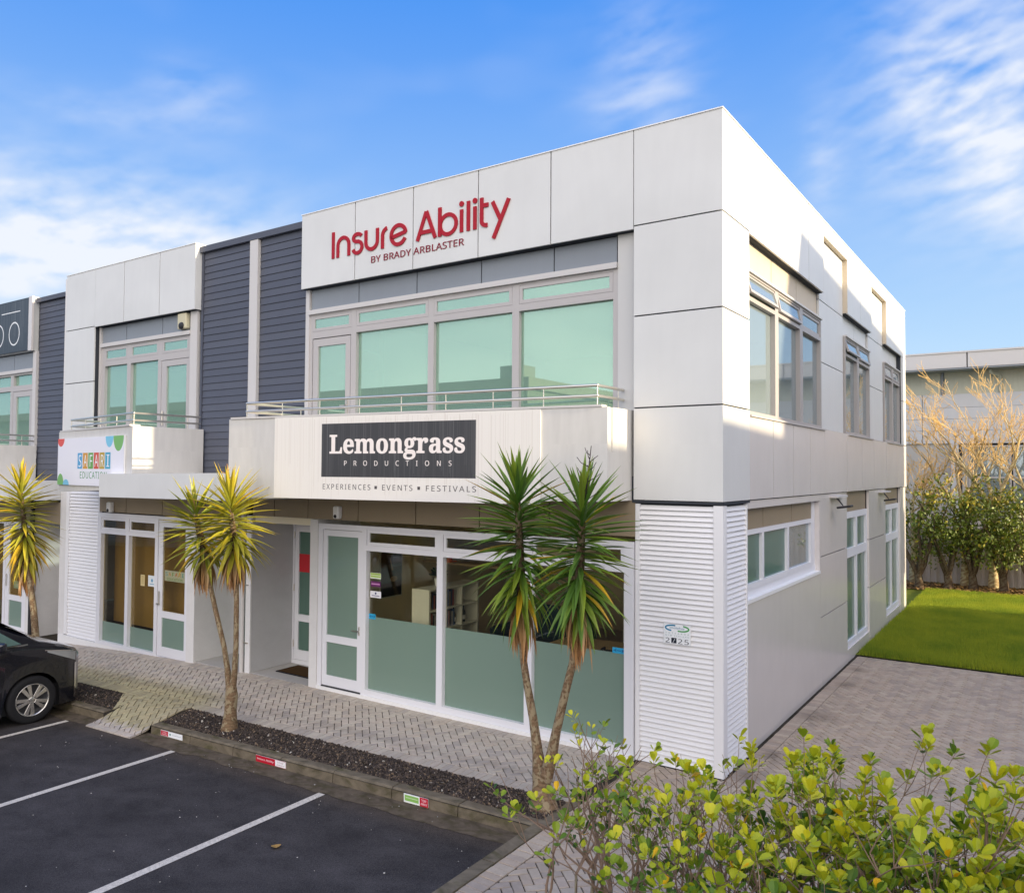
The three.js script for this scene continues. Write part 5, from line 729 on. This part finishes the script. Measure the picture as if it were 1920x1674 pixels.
{ // smokefree notice on the louvres
  const tex = canvas(512, 352, (x, w, h) => { x.fillStyle = '#f4f7fa'; x.fillRect(0, 0, w, h); x.lineWidth = 26; x.lineCap = 'round'; x.strokeStyle = '#1f7ea8'; x.beginPath(); x.ellipse(w * 0.36, h * 0.2, w * 0.29, h * 0.135, 0, 1.9, 4.9); x.stroke(); x.strokeStyle = '#3f9b4a'; x.beginPath(); x.ellipse(w * 0.64, h * 0.2, w * 0.29, h * 0.135, 0, -1.2, 1.9); x.stroke(); x.fillStyle = '#2b6f96'; fit(x, 'smokefree', w * 0.22, h * 0.245, w * 0.56, 52, 'bold sans-serif'); x.fillStyle = '#9db3ab'; fit(x, 'AOTEAROA', w * 0.06, h * 0.5, w * 0.88, 40, 'sans-serif', 22); fit(x, 'NEW ZEALAND', w * 0.06, h * 0.62, w * 0.88, 34, 'sans-serif', 10);
    x.fillStyle = '#141c2c'; fit(x, '2', w * 0.05, h * 0.96, w * 0.2, 118, 'bold sans-serif'); x.fillRect(w * 0.29, h * 0.69, w * 0.19, h * 0.27); fit(x, '2', w * 0.52, h * 0.96, w * 0.2, 118, 'bold sans-serif'); fit(x, '5', w * 0.75, h * 0.96, w * 0.2, 118, 'bold sans-serif'); x.strokeStyle = '#e8edf2'; x.lineWidth = 9; x.beginPath(); x.moveTo(w * 0.345, h * 0.93); x.lineTo(w * 0.42, h * 0.74); x.stroke(); });
  board('sign', 'small white notice with blue and green ring on the louvred corner', 'sign', 0.355, 0.245, 0.006, -0.587, 1.648, -0.004, 0, tex);
}
{ // plates on the kerb face
  const tow = (x, l, t, w, h, inv) => { x.fillStyle = inv ? '#f4f4f4' : '#c3142f'; x.fillRect(l, t, w, h); x.fillStyle = inv ? '#b98a90' : '#fbe9ec'; fit(x, 'TOW', l + w * 0.2, t + h * 0.46, w * 0.6, h * 0.38, 'bold sans-serif'); fit(x, 'AWAY', l + w * 0.12, t + h * 0.86, w * 0.76, h * 0.38, 'bold sans-serif'); };
  const defs = [[-7.825, -7.285, 0.078, 'red and white TOW AWAY plate nearest the car on the kerb face', (x, w, h) => { x.fillStyle = '#f2f4f6'; x.fillRect(0, 0, w, h); tow(x, 4, 4, w * 0.34, h - 8); x.fillStyle = '#2f7f7a'; x.beginPath(); x.arc(w * 0.44, h * 0.48, h * 0.2, 0, 7); x.fill(); x.fillStyle = '#9aa6b4'; fit(x, 'CHARTERED', w * 0.53, h * 0.58, w * 0.42, h * 0.24, 'sans-serif'); }],
    [-5.62, -5.02, 0.085, 'red plate with white TOW AWAY end, middle one on the kerb face', (x, w, h) => { x.fillStyle = '#c0122c'; x.fillRect(0, 0, w, h); x.fillStyle = '#fdf0f0'; fit(x, 'Insure Ability', w * 0.04, h * 0.64, w * 0.56, h * 0.42, 'bold sans-serif'); tow(x, w * 0.65, 3, w * 0.35 - 3, h - 6, true); }],
    [-2.975, -2.61, 0.098, 'green and white plate with red TOW AWAY end at the right of the kerb', (x, w, h) => { x.fillStyle = '#f1f5ee'; x.fillRect(0, 0, w, h); x.fillStyle = '#8fc161'; x.fillRect(w * 0.04, h * 0.14, w * 0.58, h * 0.66); x.fillStyle = '#c9dfae'; x.fillRect(w * 0.08, h * 0.38, w * 0.5, h * 0.1); tow(x, w * 0.66, 0, w * 0.34, h); }]];
  for (const [a, b, h, label, draw] of defs) { const w = b - a, cx = (a + b) / 2, ang = Math.atan(0.034), yc = ky(cx) - 0.068; const t = thing('kerb_plate', label, 'sign', [cx, yc, 2.334], 'parking plates on the kerb'); const m = new THREE.Matrix4().makeRotationZ(ang); part(t, 'plate', wuv(new THREE.BoxGeometry(w, h, 0.006).applyMatrix4(m.clone().setPosition(cx, yc, 2.335))), mat.white); print(t, w, h, canvas(512, Math.round(512 * h / w), draw), m.clone().setPosition(cx, yc, 2.3395)); }
}
{ // raised red letters
  const t = thing('lettering', 'raised red letters with a smaller line below on the white parapet', 'sign', [-5, 7.4, 0]); const sw = 0.031, b0 = 7.235, cap = 7.685, xh = 7.59; let dz = 0;
  const stroke = (pts) => { const P2 = pts.map((p) => new THREE.Vector2(...p)), L = [], Rr = []; P2.forEach((p, i) => { const d = (P2[i + 1] ?? p).clone().sub(P2[i - 1] ?? p).normalize(), n = new THREE.Vector2(-d.y, d.x); L.push(p.clone().addScaledVector(n, sw)); Rr.push(p.clone().addScaledVector(n, -sw)); }); dz += 0.0006; return new THREE.ExtrudeGeometry(new THREE.Shape([...L, ...Rr.reverse()]), { depth: 0.014 + (dz % 0.006), bevelEnabled: false }); };
  const arc = (cx, cy, rx, ry, a, b, n = 22) => range(a, b, n).map((k) => [cx + rx * Math.cos(k), cy + ry * Math.sin(k)]), PI = Math.PI, e = sw;
  const letter = (...strokes) => part(t, 'letter', wuv(merge(strokes.map((s) => (s.isBufferGeometry ? s.translate(0, 0, 0.002) : stroke(s).translate(0, 0, 0.002))))), mat.red);
  const dot = (x, y) => new THREE.CylinderGeometry(0.042, 0.042, 0.018, 20).rotateX(PI / 2).translate(x, y, 0.0085);
  letter([[-6.763, b0], [-6.763, cap]]);
  letter([[-6.65, b0], [-6.65, 7.43], ...arc(-6.52, 7.43, 0.13, xh - 7.43 - e, PI, 0), [-6.39, b0]]);
  letter([...arc(-6.19, 7.503, 0.095, 0.062, 0.35, PI * 1.5, 18), ...arc(-6.19, 7.345, 0.105, 0.096, PI / 2, -PI * 0.9, 20)]);
  letter([[-5.997, xh], [-5.997, 7.39], ...arc(-5.868, 7.39, 0.129, 7.39 - b0 - e, PI, 2 * PI), [-5.739, xh]]);
  letter([[-5.625, b0], [-5.625, 7.44], ...arc(-5.5, 7.44, 0.125, xh - 7.44 - e, PI, PI * 0.58, 10)]);
  letter([[-5.437, 7.375], [-5.13, 7.432], ...arc(-5.281, 7.405, 0.155, 0.153, 0.16, PI * 1.86, 30)]);
  letter([[-4.882, b0], [-4.705, cap - 0.01]], [[-4.70, cap - 0.01], [-4.52, b0]], [[-4.81, 7.355], [-4.59, 7.355]]);
  letter([[-4.432, b0], [-4.432, cap]], arc(-4.27, 7.40, 0.155, 0.15, 0, 2 * PI, 34));
  letter([[-4.013, b0], [-4.013, 7.58]], dot(-4.013, 7.665)); letter([[-3.884, b0], [-3.884, cap]]); letter([[-3.761, b0], [-3.761, 7.58]], dot(-3.761, 7.665));
  letter([[-3.638, cap], [-3.638, 7.33], ...arc(-3.545, 7.335, 0.093, 0.07, PI, PI * 1.55, 8)], [[-3.655, 7.565], [-3.515, 7.565]]);
  letter([[-3.44, xh], [-3.298, 7.31]], [[-3.15, xh + 0.0], [-3.42, 7.045]]);
  const tg = new TextGeometry('BY BRADY ARBLASTER', { font, size: 0.105, depth: 0.008, curveSegments: 4 }); tg.computeBoundingBox(); const bb = tg.boundingBox; tg.translate(-bb.min.x, -bb.min.y, 0.002); tg.scale((-3.965 + 5.875) / (bb.max.x - bb.min.x), 1, 1).translate(-5.875, 7.036, 0); part(t, 'small_lettering', wuv(tg), mat.redDull);
}
function sticker(label, x0, x1, y0, y1, z, draw, name = 'window_sticker') { const t = thing(name, label, 'sticker', [(x0 + x1) / 2, (y0 + y1) / 2, z]); print(t, x1 - x0, y1 - y0, canvas(256, Math.max(32, Math.round(256 * (y1 - y0) / (x1 - x0))), draw), new THREE.Matrix4().setPosition((x0 + x1) / 2, (y0 + y1) / 2, z)); return t; }
const flat = (c, extra) => (x, w, h) => { x.fillStyle = c; x.fillRect(0, 0, w, h); extra?.(x, w, h); };
sticker('lime green sticker, topmost of the three beside the shop door', -5.86, -5.625, 1.915, 2.007, -0.042, flat('#f0f5e4', (x, w, h) => { x.fillStyle = '#a2c455'; x.fillRect(w * 0.03, h * 0.06, w * 0.94, h * 0.34); x.fillRect(w * 0.03, h * 0.5, w * 0.94, h * 0.3); }));
sticker('purple sticker between the green and the white one', -5.846, -5.634, 1.787, 1.871, -0.042, flat('#6b2a66', (x, w, h) => { x.fillStyle = '#e9a9dc'; x.fillRect(w * 0.05, h * 0.42, w * 0.9, h * 0.18); }));
sticker('white sticker with small navy emblem, lowest of the three', -5.856, -5.62, 1.61, 1.716, -0.042, flat('#f1f0f6', (x, w, h) => { x.fillStyle = '#3c3f74'; x.beginPath(); x.arc(w / 2, h * 0.35, h * 0.17, 0, 7); x.fill(); x.fillRect(w * 0.15, h * 0.66, w * 0.7, h * 0.1); }));
const arrow = flat('#2aa7d6', (x, w, h) => { x.fillStyle = '#0f6fa3'; x.beginPath(); x.moveTo(w * 0.05, h * 0.5); x.lineTo(w * 0.3, h * 0.2); x.lineTo(w * 0.3, h * 0.8); x.fill(); x.beginPath(); x.moveTo(w * 0.95, h * 0.5); x.lineTo(w * 0.7, h * 0.2); x.lineTo(w * 0.7, h * 0.8); x.fill(); x.fillRect(w * 0.35, h * 0.4, w * 0.3, h * 0.2); });
sticker('blue sticker at the left edge of the clear shop window', -5.88, -5.735, 1.262, 1.347, -0.042, arrow); sticker('blue sticker beside the handle on the frosted shop door', -6.275, -6.088, 0.915, 0.985, -0.006, arrow); sticker('blue sticker on the right hand shop window beside the louvres', -1.5, -1.31, 1.295, 1.37, -0.042, arrow);
sticker('narrow cream notice taped inside the closed shopfront', -12.413, -12.26, 1.236, 1.465, -0.042, flat('#d8c48e', (x, w, h) => { x.fillStyle = '#a08a50'; for (let i = 0; i < 7; i++) x.fillRect(w * 0.2, h * (0.12 + 0.11 * i), w * 0.6, h * 0.03); }), 'notice'); sticker('white notice with a blue figure taped beside the closed door', -12.14, -11.86, 1.25, 1.472, -0.042, flat('#e9eef0', (x, w, h) => { x.fillStyle = '#6aa6c8'; x.beginPath(); x.arc(w / 2, h * 0.45, h * 0.16, 0, 7); x.fill(); x.fillRect(w * 0.2, h * 0.75, w * 0.6, h * 0.06); }), 'notice');
sticker('pale decal with coloured letters on the closed glass door', -11.50, -10.82, 1.42, 1.63, -0.006, flat('#c9d3d8', (x, w, h) => { const cols = ['#5aa7d8', '#d99a2b', '#6aa84f', '#d8553c', '#c4a43a', '#48a9c9']; [...'SAFARI'].forEach((g, i) => { x.fillStyle = cols[i]; fit(x, g, w * (0.03 + 0.16 * i), h * 0.52, w * 0.13, h * 0.5, 'bold sans-serif'); }); x.fillStyle = '#5c9a4c'; fit(x, 'EDUCATION', w * 0.1, h * 0.93, w * 0.8, h * 0.34, 'bold sans-serif'); }), 'door_decal');
sticker('pale CLOSED notice on the far left glass door', -17.84, -17.52, 0.72, 0.9, -0.006, flat('#9fb8ac', (x, w, h) => { x.fillStyle = '#e8f2ee'; fit(x, 'CLOSED', w * 0.1, h * 0.7, w * 0.8, h * 0.4, 'bold sans-serif'); }), 'notice');

// ------------------------------------------------------------------ small fittings
function siren(label, x, y, z, w, h, m) { const t = thing('security_sensor', label, 'sensor', [x, y, z]); part(t, 'housing', new RoundedBoxGeometry(w, h, 0.11, 3, 0.03).translate(x, y, z + 0.055), m); part(t, 'lens', new THREE.SphereGeometry(w * 0.3, 14, 10).scale(1, 0.8, 0.5).translate(x, y - h * 0.3, z + 0.105), mat.dark); return t; }
siren('cream alarm box with dark lens on the grey panel above the small balcony', -11.15, 6.63, -0.15, 0.30, 0.32, M(0.62, 0.57, 0.40, 0.5)); siren('white motion sensor on the brown band above the frosted door', -6.53, 2.955, 0.0, 0.13, 0.21, mat.white); siren('white motion sensor on the brown band above the closed shopfront', -13.46, 2.83, 0.0, 0.15, 0.22, mat.white);
for (const [z, label] of [[-5.75, 'black floodlight on a bracket on the side wall left of the tall window'], [-10.6, 'black floodlight on a bracket further along the side wall']]) { const t = thing('floodlight', label, 'floodlight', [0, 3.2, z], 'floodlights on the side wall'); part(t, 'bracket', bx(-0.03, 0.10, 3.21, 3.245, z - 0.85, z + 0.05), mat.trim); part(t, 'arm', rod([0.07, 3.21, z], [0.17, 3.07, z - 0.08], 0.008), mat.dark); part(t, 'arm', rod([0.07, 3.21, z - 0.1], [0.17, 3.07, z - 0.1], 0.008), mat.dark); part(t, 'lamp_head', new RoundedBoxGeometry(0.24, 0.04, 0.26, 2, 0.015).rotateZ(0.15).translate(0.20, 3.05, z - 0.09), mat.dark); }
{ const t = thing('doormat', 'tan patterned doormat inside the porch', 'doormat', [-8.0, 0, -0.55]); part(t, 'mat', bx(-8.45, -7.45, gx(-8), gx(-8) + 0.016, -0.82, -0.30), mat.rubber); part(t, 'weave', bx(-8.42, -7.48, gx(-8) + 0.0162, gx(-8) + 0.02, -0.79, -0.33), M(0.42, 0.33, 0.22, 0.95, { map: canvas(256, 128, (x, w, h) => { x.fillStyle = '#c9b48f'; x.fillRect(0, 0, w, h); x.strokeStyle = '#6b5638'; x.lineWidth = 3; for (let i = -10; i < 30; i++) { x.beginPath(); x.moveTo(i * 14, 0); x.lineTo(i * 14 + h, h); x.stroke(); x.beginPath(); x.moveTo(i * 14, h); x.lineTo(i * 14 + h, 0); x.stroke(); } }) })); }
{ const t = thing('fallen_leaf', 'curled brown leaf lying on the asphalt bay', 'leaf', [-3.3, PK(-3.3), 3.9]), g = sLeaf.clone(); g.applyMatrix4(new THREE.Matrix4().makeScale(0.16, 0.16, 0.115)).rotateY(1.0).translate(-3.38, PK(-3.4) + 0.012, 3.85); part(t, 'blade', g, new THREE.MeshStandardMaterial({ color: C(0.42, 0.24, 0.06), roughness: 0.8, side: THREE.DoubleSide })); }
{ // grit and bits of litter on the asphalt
  const r = rng(99), n = 120, im = new THREE.InstancedMesh(new THREE.IcosahedronGeometry(1, 0), M(1, 1, 1, 0.9), n), m = new THREE.Matrix4(); for (let i = 0; i < n; i++) { const x = lerp(-9, -1.3, r()), z = 2.4 + 5 * r() * r(), s = 0.003 + 0.009 * r() ** 3; m.makeScale(s, s * 0.5, s).setPosition(x, PK(x) + 0.008, z); im.setMatrixAt(i, m); const t = 0.2 + 0.5 * r(); im.setColorAt(i, C(t, t * 0.95, t * 0.85)); } shade(im); im.name = 'grit'; im.userData = { kind: 'stuff' }; scene.add(im);
}
// ------------------------------------------------------------------ inside the shop
{
  const s = thing('bookshelf', 'white cube bookshelf standing inside the clear shop window', 'bookshelf', [-5.18, 0.045, -1.15]), wm = M(0.72, 0.70, 0.62, 0.5), X0 = -5.36, X1 = -5.0;
  part(s, 'side', bx(X0, X1, 0.05, 1.74, -0.53, -0.49), wm); part(s, 'side', bx(X0, X1, 0.05, 1.74, -1.83, -1.79), wm); part(s, 'back', bx(X0, X0 + 0.01, 0.06, 1.73, -1.789, -0.531), wm);
  for (let i = 0; i <= 5; i++) part(s, 'shelf', bx(X0 + 0.011, X1 - 0.001, 0.05 + i * 0.3325, 0.075 + i * 0.3325, -1.788, -0.532), wm); for (const z of [-0.94, -1.36]) part(s, 'divider', bx(X0 + 0.012, X1 - 0.002, 0.076, 1.711, z - 0.012, z + 0.012), wm);
  const cols = [[0.04, 0.05, 0.09], [0.25, 0.07, 0.05], [0.05, 0.05, 0.05], [0.4, 0.38, 0.34], [0.06, 0.11, 0.2], [0.2, 0.16, 0.1]], r = rng(5); let k = 0;
  for (const [row, za, zb] of [[3, -0.56, -0.80], [3, -1.0, -1.2], [4, -0.58, -0.72], [4, -0.98, -1.18]]) for (let z = za; z > zb; z -= 0.045) { const y = 0.0755 + row * 0.3325, t = thing('book', ['dark blue', 'red brown', 'black', 'pale grey', 'navy', 'brown'][k % 6] + ` book upright on shelf ${row === 4 ? 'two' : 'three'} of the white bookcase, ${['first', 'second', 'third', 'fourth', 'fifth', 'sixth'][Math.round((za - z) / 0.045)]} ${za > -0.9 ? 'in the near bay' : 'in the middle bay'}`, 'book', [-5.15, y, z]); part(t, 'cover', bx(-5.27, -5.05, y, y + 0.22 + 0.06 * r(), z - 0.04, z), M(...cols[k % 6], 0.6)); k++; }
  const bottle = (z, label) => { const y = 0.0755 + 3 * 0.3325, t = thing('bottle', label, 'bottle', [-5.12, y, z]); part(t, 'glass', new THREE.LatheGeometry([[0, 0], [0.036, 0], [0.037, 0.17], [0.014, 0.22], [0.013, 0.285], [0, 0.285]].map(([a, b]) => new THREE.Vector2(a, b)), 16).translate(-5.12, y, z), P(0.02, 0.03, 0.015, 0.08)); part(t, 'paper_label', new THREE.CylinderGeometry(0.0375, 0.0375, 0.07, 16).translate(-5.12, y + 0.08, z), mat.white); }; bottle(-1.28, 'dark bottle without box in the middle bay of the bookcase'); bottle(-1.55, 'dark bottle with white label in the far bay of the bookcase');
  const p = thing('pot_plant', 'leafy plant in white pot on top of the bookcase', 'plant', [-5.18, 1.745, -0.95]); part(p, 'pot', new THREE.CylinderGeometry(0.075, 0.06, 0.13, 18).translate(-5.18, 1.81, -0.95), mat.white); { const q = rng(8), gs = []; for (let i = 0; i < 40; i++) gs.push(sLeaf.clone().applyMatrix4(new THREE.Matrix4().makeRotationFromEuler(new THREE.Euler(-q() * 1.1, q() * 6.3, 0, 'YXZ')).multiply(new THREE.Matrix4().makeTranslation(0, 0.02, 0.03 + 0.06 * q())).scale(new THREE.Vector3(0.1, 0.1, 0.13)).premultiply(new THREE.Matrix4().makeTranslation(-5.18, 1.88, -0.95)))); const f = part(p, 'leaves', merge(gs), new THREE.MeshStandardMaterial({ color: C(0.03, 0.06, 0.02), side: THREE.DoubleSide, roughness: 0.5 })); f.userData.kind = 'stuff'; }
  const ws = thing('wall_shelf', 'high wooden wall shelf inside the shop holding an orange cone', 'shelf', [-5.9, 1.95, -2.4]); part(ws, 'board', bx(-6.6, -4.2, 1.93, 1.96, -2.6, -2.2), M(0.5, 0.36, 0.2, 0.6)); part(ws, 'bracket', bx(-6.4, -6.36, 0.05, 1.93, -2.55, -2.5), wm); part(ws, 'bracket', bx(-4.4, -4.36, 0.05, 1.93, -2.55, -2.5), wm);
  const c = thing('traffic_cone', 'small orange traffic cone on the high shelf', 'cone', [-6.05, 1.96, -2.3]); part(c, 'cone', new THREE.CylinderGeometry(0.02, 0.075, 0.24, 20).translate(-6.05, 2.095, -2.3), M(0.85, 0.16, 0.02, 0.5)); part(c, 'base', bx(-6.16, -5.94, 1.961, 1.976, -2.41, -2.19), M(0.85, 0.16, 0.02, 0.5));
  const b = thing('crate', 'pale wooden box on the high shelf left of the cone', 'box', [-6.45, 1.96, -2.35]); for (const y of [1.965, 2.03, 2.095]) { part(b, 'slat', bx(-6.57, -6.3, y, y + 0.05, -2.27, -2.255), M(0.5, 0.38, 0.22, 0.7)); part(b, 'slat', bx(-6.57, -6.3, y, y + 0.05, -2.45, -2.435), M(0.5, 0.38, 0.22, 0.7)); part(b, 'slat', bx(-6.3, -6.285, y, y + 0.05, -2.45, -2.255), M(0.5, 0.38, 0.22, 0.7)); part(b, 'slat', bx(-6.585, -6.57, y, y + 0.05, -2.45, -2.255), M(0.5, 0.38, 0.22, 0.7)); }
  const po = thing('poster', 'dark framed poster on the inner wall by the door', 'poster', [-6.99, 1.73, -1.75]); part(po, 'frame', bx(-7.003, -6.98, 1.29, 2.16, -2.05, -1.45), wm); part(po, 'picture', new THREE.PlaneGeometry(0.56, 0.83).rotateY(Math.PI / 2).translate(-6.977, 1.725, -1.75), new THREE.MeshStandardMaterial({ roughness: 0.4, map: canvas(256, 384, (x, w, h) => { const g = x.createLinearGradient(0, 0, w, h); g.addColorStop(0, '#15171c'); g.addColorStop(0.5, '#23262c'); g.addColorStop(1, '#101114'); x.fillStyle = g; x.fillRect(0, 0, w, h); x.fillStyle = '#5d6672'; x.fillRect(w * 0.55, 0, w * 0.45, h * 0.35); x.fillStyle = '#c9b497'; x.beginPath(); x.ellipse(w * 0.62, h * 0.62, w * 0.17, h * 0.06, 0, 0, 7); x.fill(); x.fillStyle = '#b89a7d'; x.beginPath(); x.moveTo(w * 0.4, h * 0.1); x.lineTo(w * 0.6, h * 0.42); x.lineTo(w * 0.52, h * 0.44); x.fill(); }) }));
  const d = thing('desk', 'light timber desk inside the right hand shop window', 'desk', [-2.3, 0.045, -1.9]), dm = M(0.62, 0.44, 0.24, 0.5); part(d, 'desktop', bx(-3.6, -1.35, 0.80, 0.84, -2.6, -1.0), dm); for (const [x, z] of [[-3.5, -2.5], [-1.45, -2.5], [-3.5, -1.1], [-1.45, -1.1]]) part(d, 'leg', bx(x - 0.03, x + 0.03, 0.046, 0.80, z - 0.03, z + 0.03), mat.white);
  const mo = thing('monitor', 'black computer monitor standing on the desk', 'monitor', [-1.95, 0.84, -1.5]); part(mo, 'screen', new RoundedBoxGeometry(0.05, 0.38, 0.58, 2, 0.012).rotateY(0.5).translate(-1.95, 1.22, -1.5), mat.dark); part(mo, 'stand', rod([-1.95, 0.845, -1.5], [-1.95, 1.05, -1.5], 0.02), mat.dark); part(mo, 'foot', bx(-2.07, -1.83, 0.841, 0.852, -1.6, -1.4), mat.dark);
  const ph = thing('desk_phone', 'black desk phone with handset on the timber desk', 'phone', [-2.35, 0.84, -1.55]); part(ph, 'body', hexa([[-2.46, 0.842, -1.45], [-2.24, 0.842, -1.45], [-2.24, 0.842, -1.65], [-2.46, 0.842, -1.65]], [[-2.45, 0.87, -1.46], [-2.25, 0.87, -1.46], [-2.25, 0.93, -1.64], [-2.45, 0.93, -1.64]]), mat.dark); part(ph, 'handset', tube([[-2.44, 0.90, -1.47], [-2.44, 0.945, -1.55], [-2.44, 0.95, -1.64]], 0.02, 8, 10), mat.rubber);
  const sc = thing('desk_screen', 'white partition beside the desk inside the shop', 'partition', [-2.6, 0.05, -3]); part(sc, 'panel', bx(-2.75, -1.9, 0.05, 1.75, -2.95, -2.9), wm); part(sc, 'top_rail', bx(-2.76, -1.89, 1.752, 1.78, -2.96, -2.89), mat.trim);
  const so = thing('sofa', 'dark teal sofa at the back of the shop', 'sofa', [-4.5, 0.05, -3.4]), sm = M(0.02, 0.06, 0.075, 0.9); part(so, 'seat', new RoundedBoxGeometry(1.7, 0.35, 0.8, 3, 0.06).translate(-4.6, 0.30, -3.3), sm); part(so, 'backrest', new RoundedBoxGeometry(1.7, 0.75, 0.22, 3, 0.08).translate(-4.6, 0.72, -3.75), sm); for (const x of [-5.45, -3.75]) part(so, 'armrest', new RoundedBoxGeometry(0.2, 0.62, 0.8, 3, 0.06).translate(x, 0.42, -3.3), sm);
}
renderer.render(scene, camera);
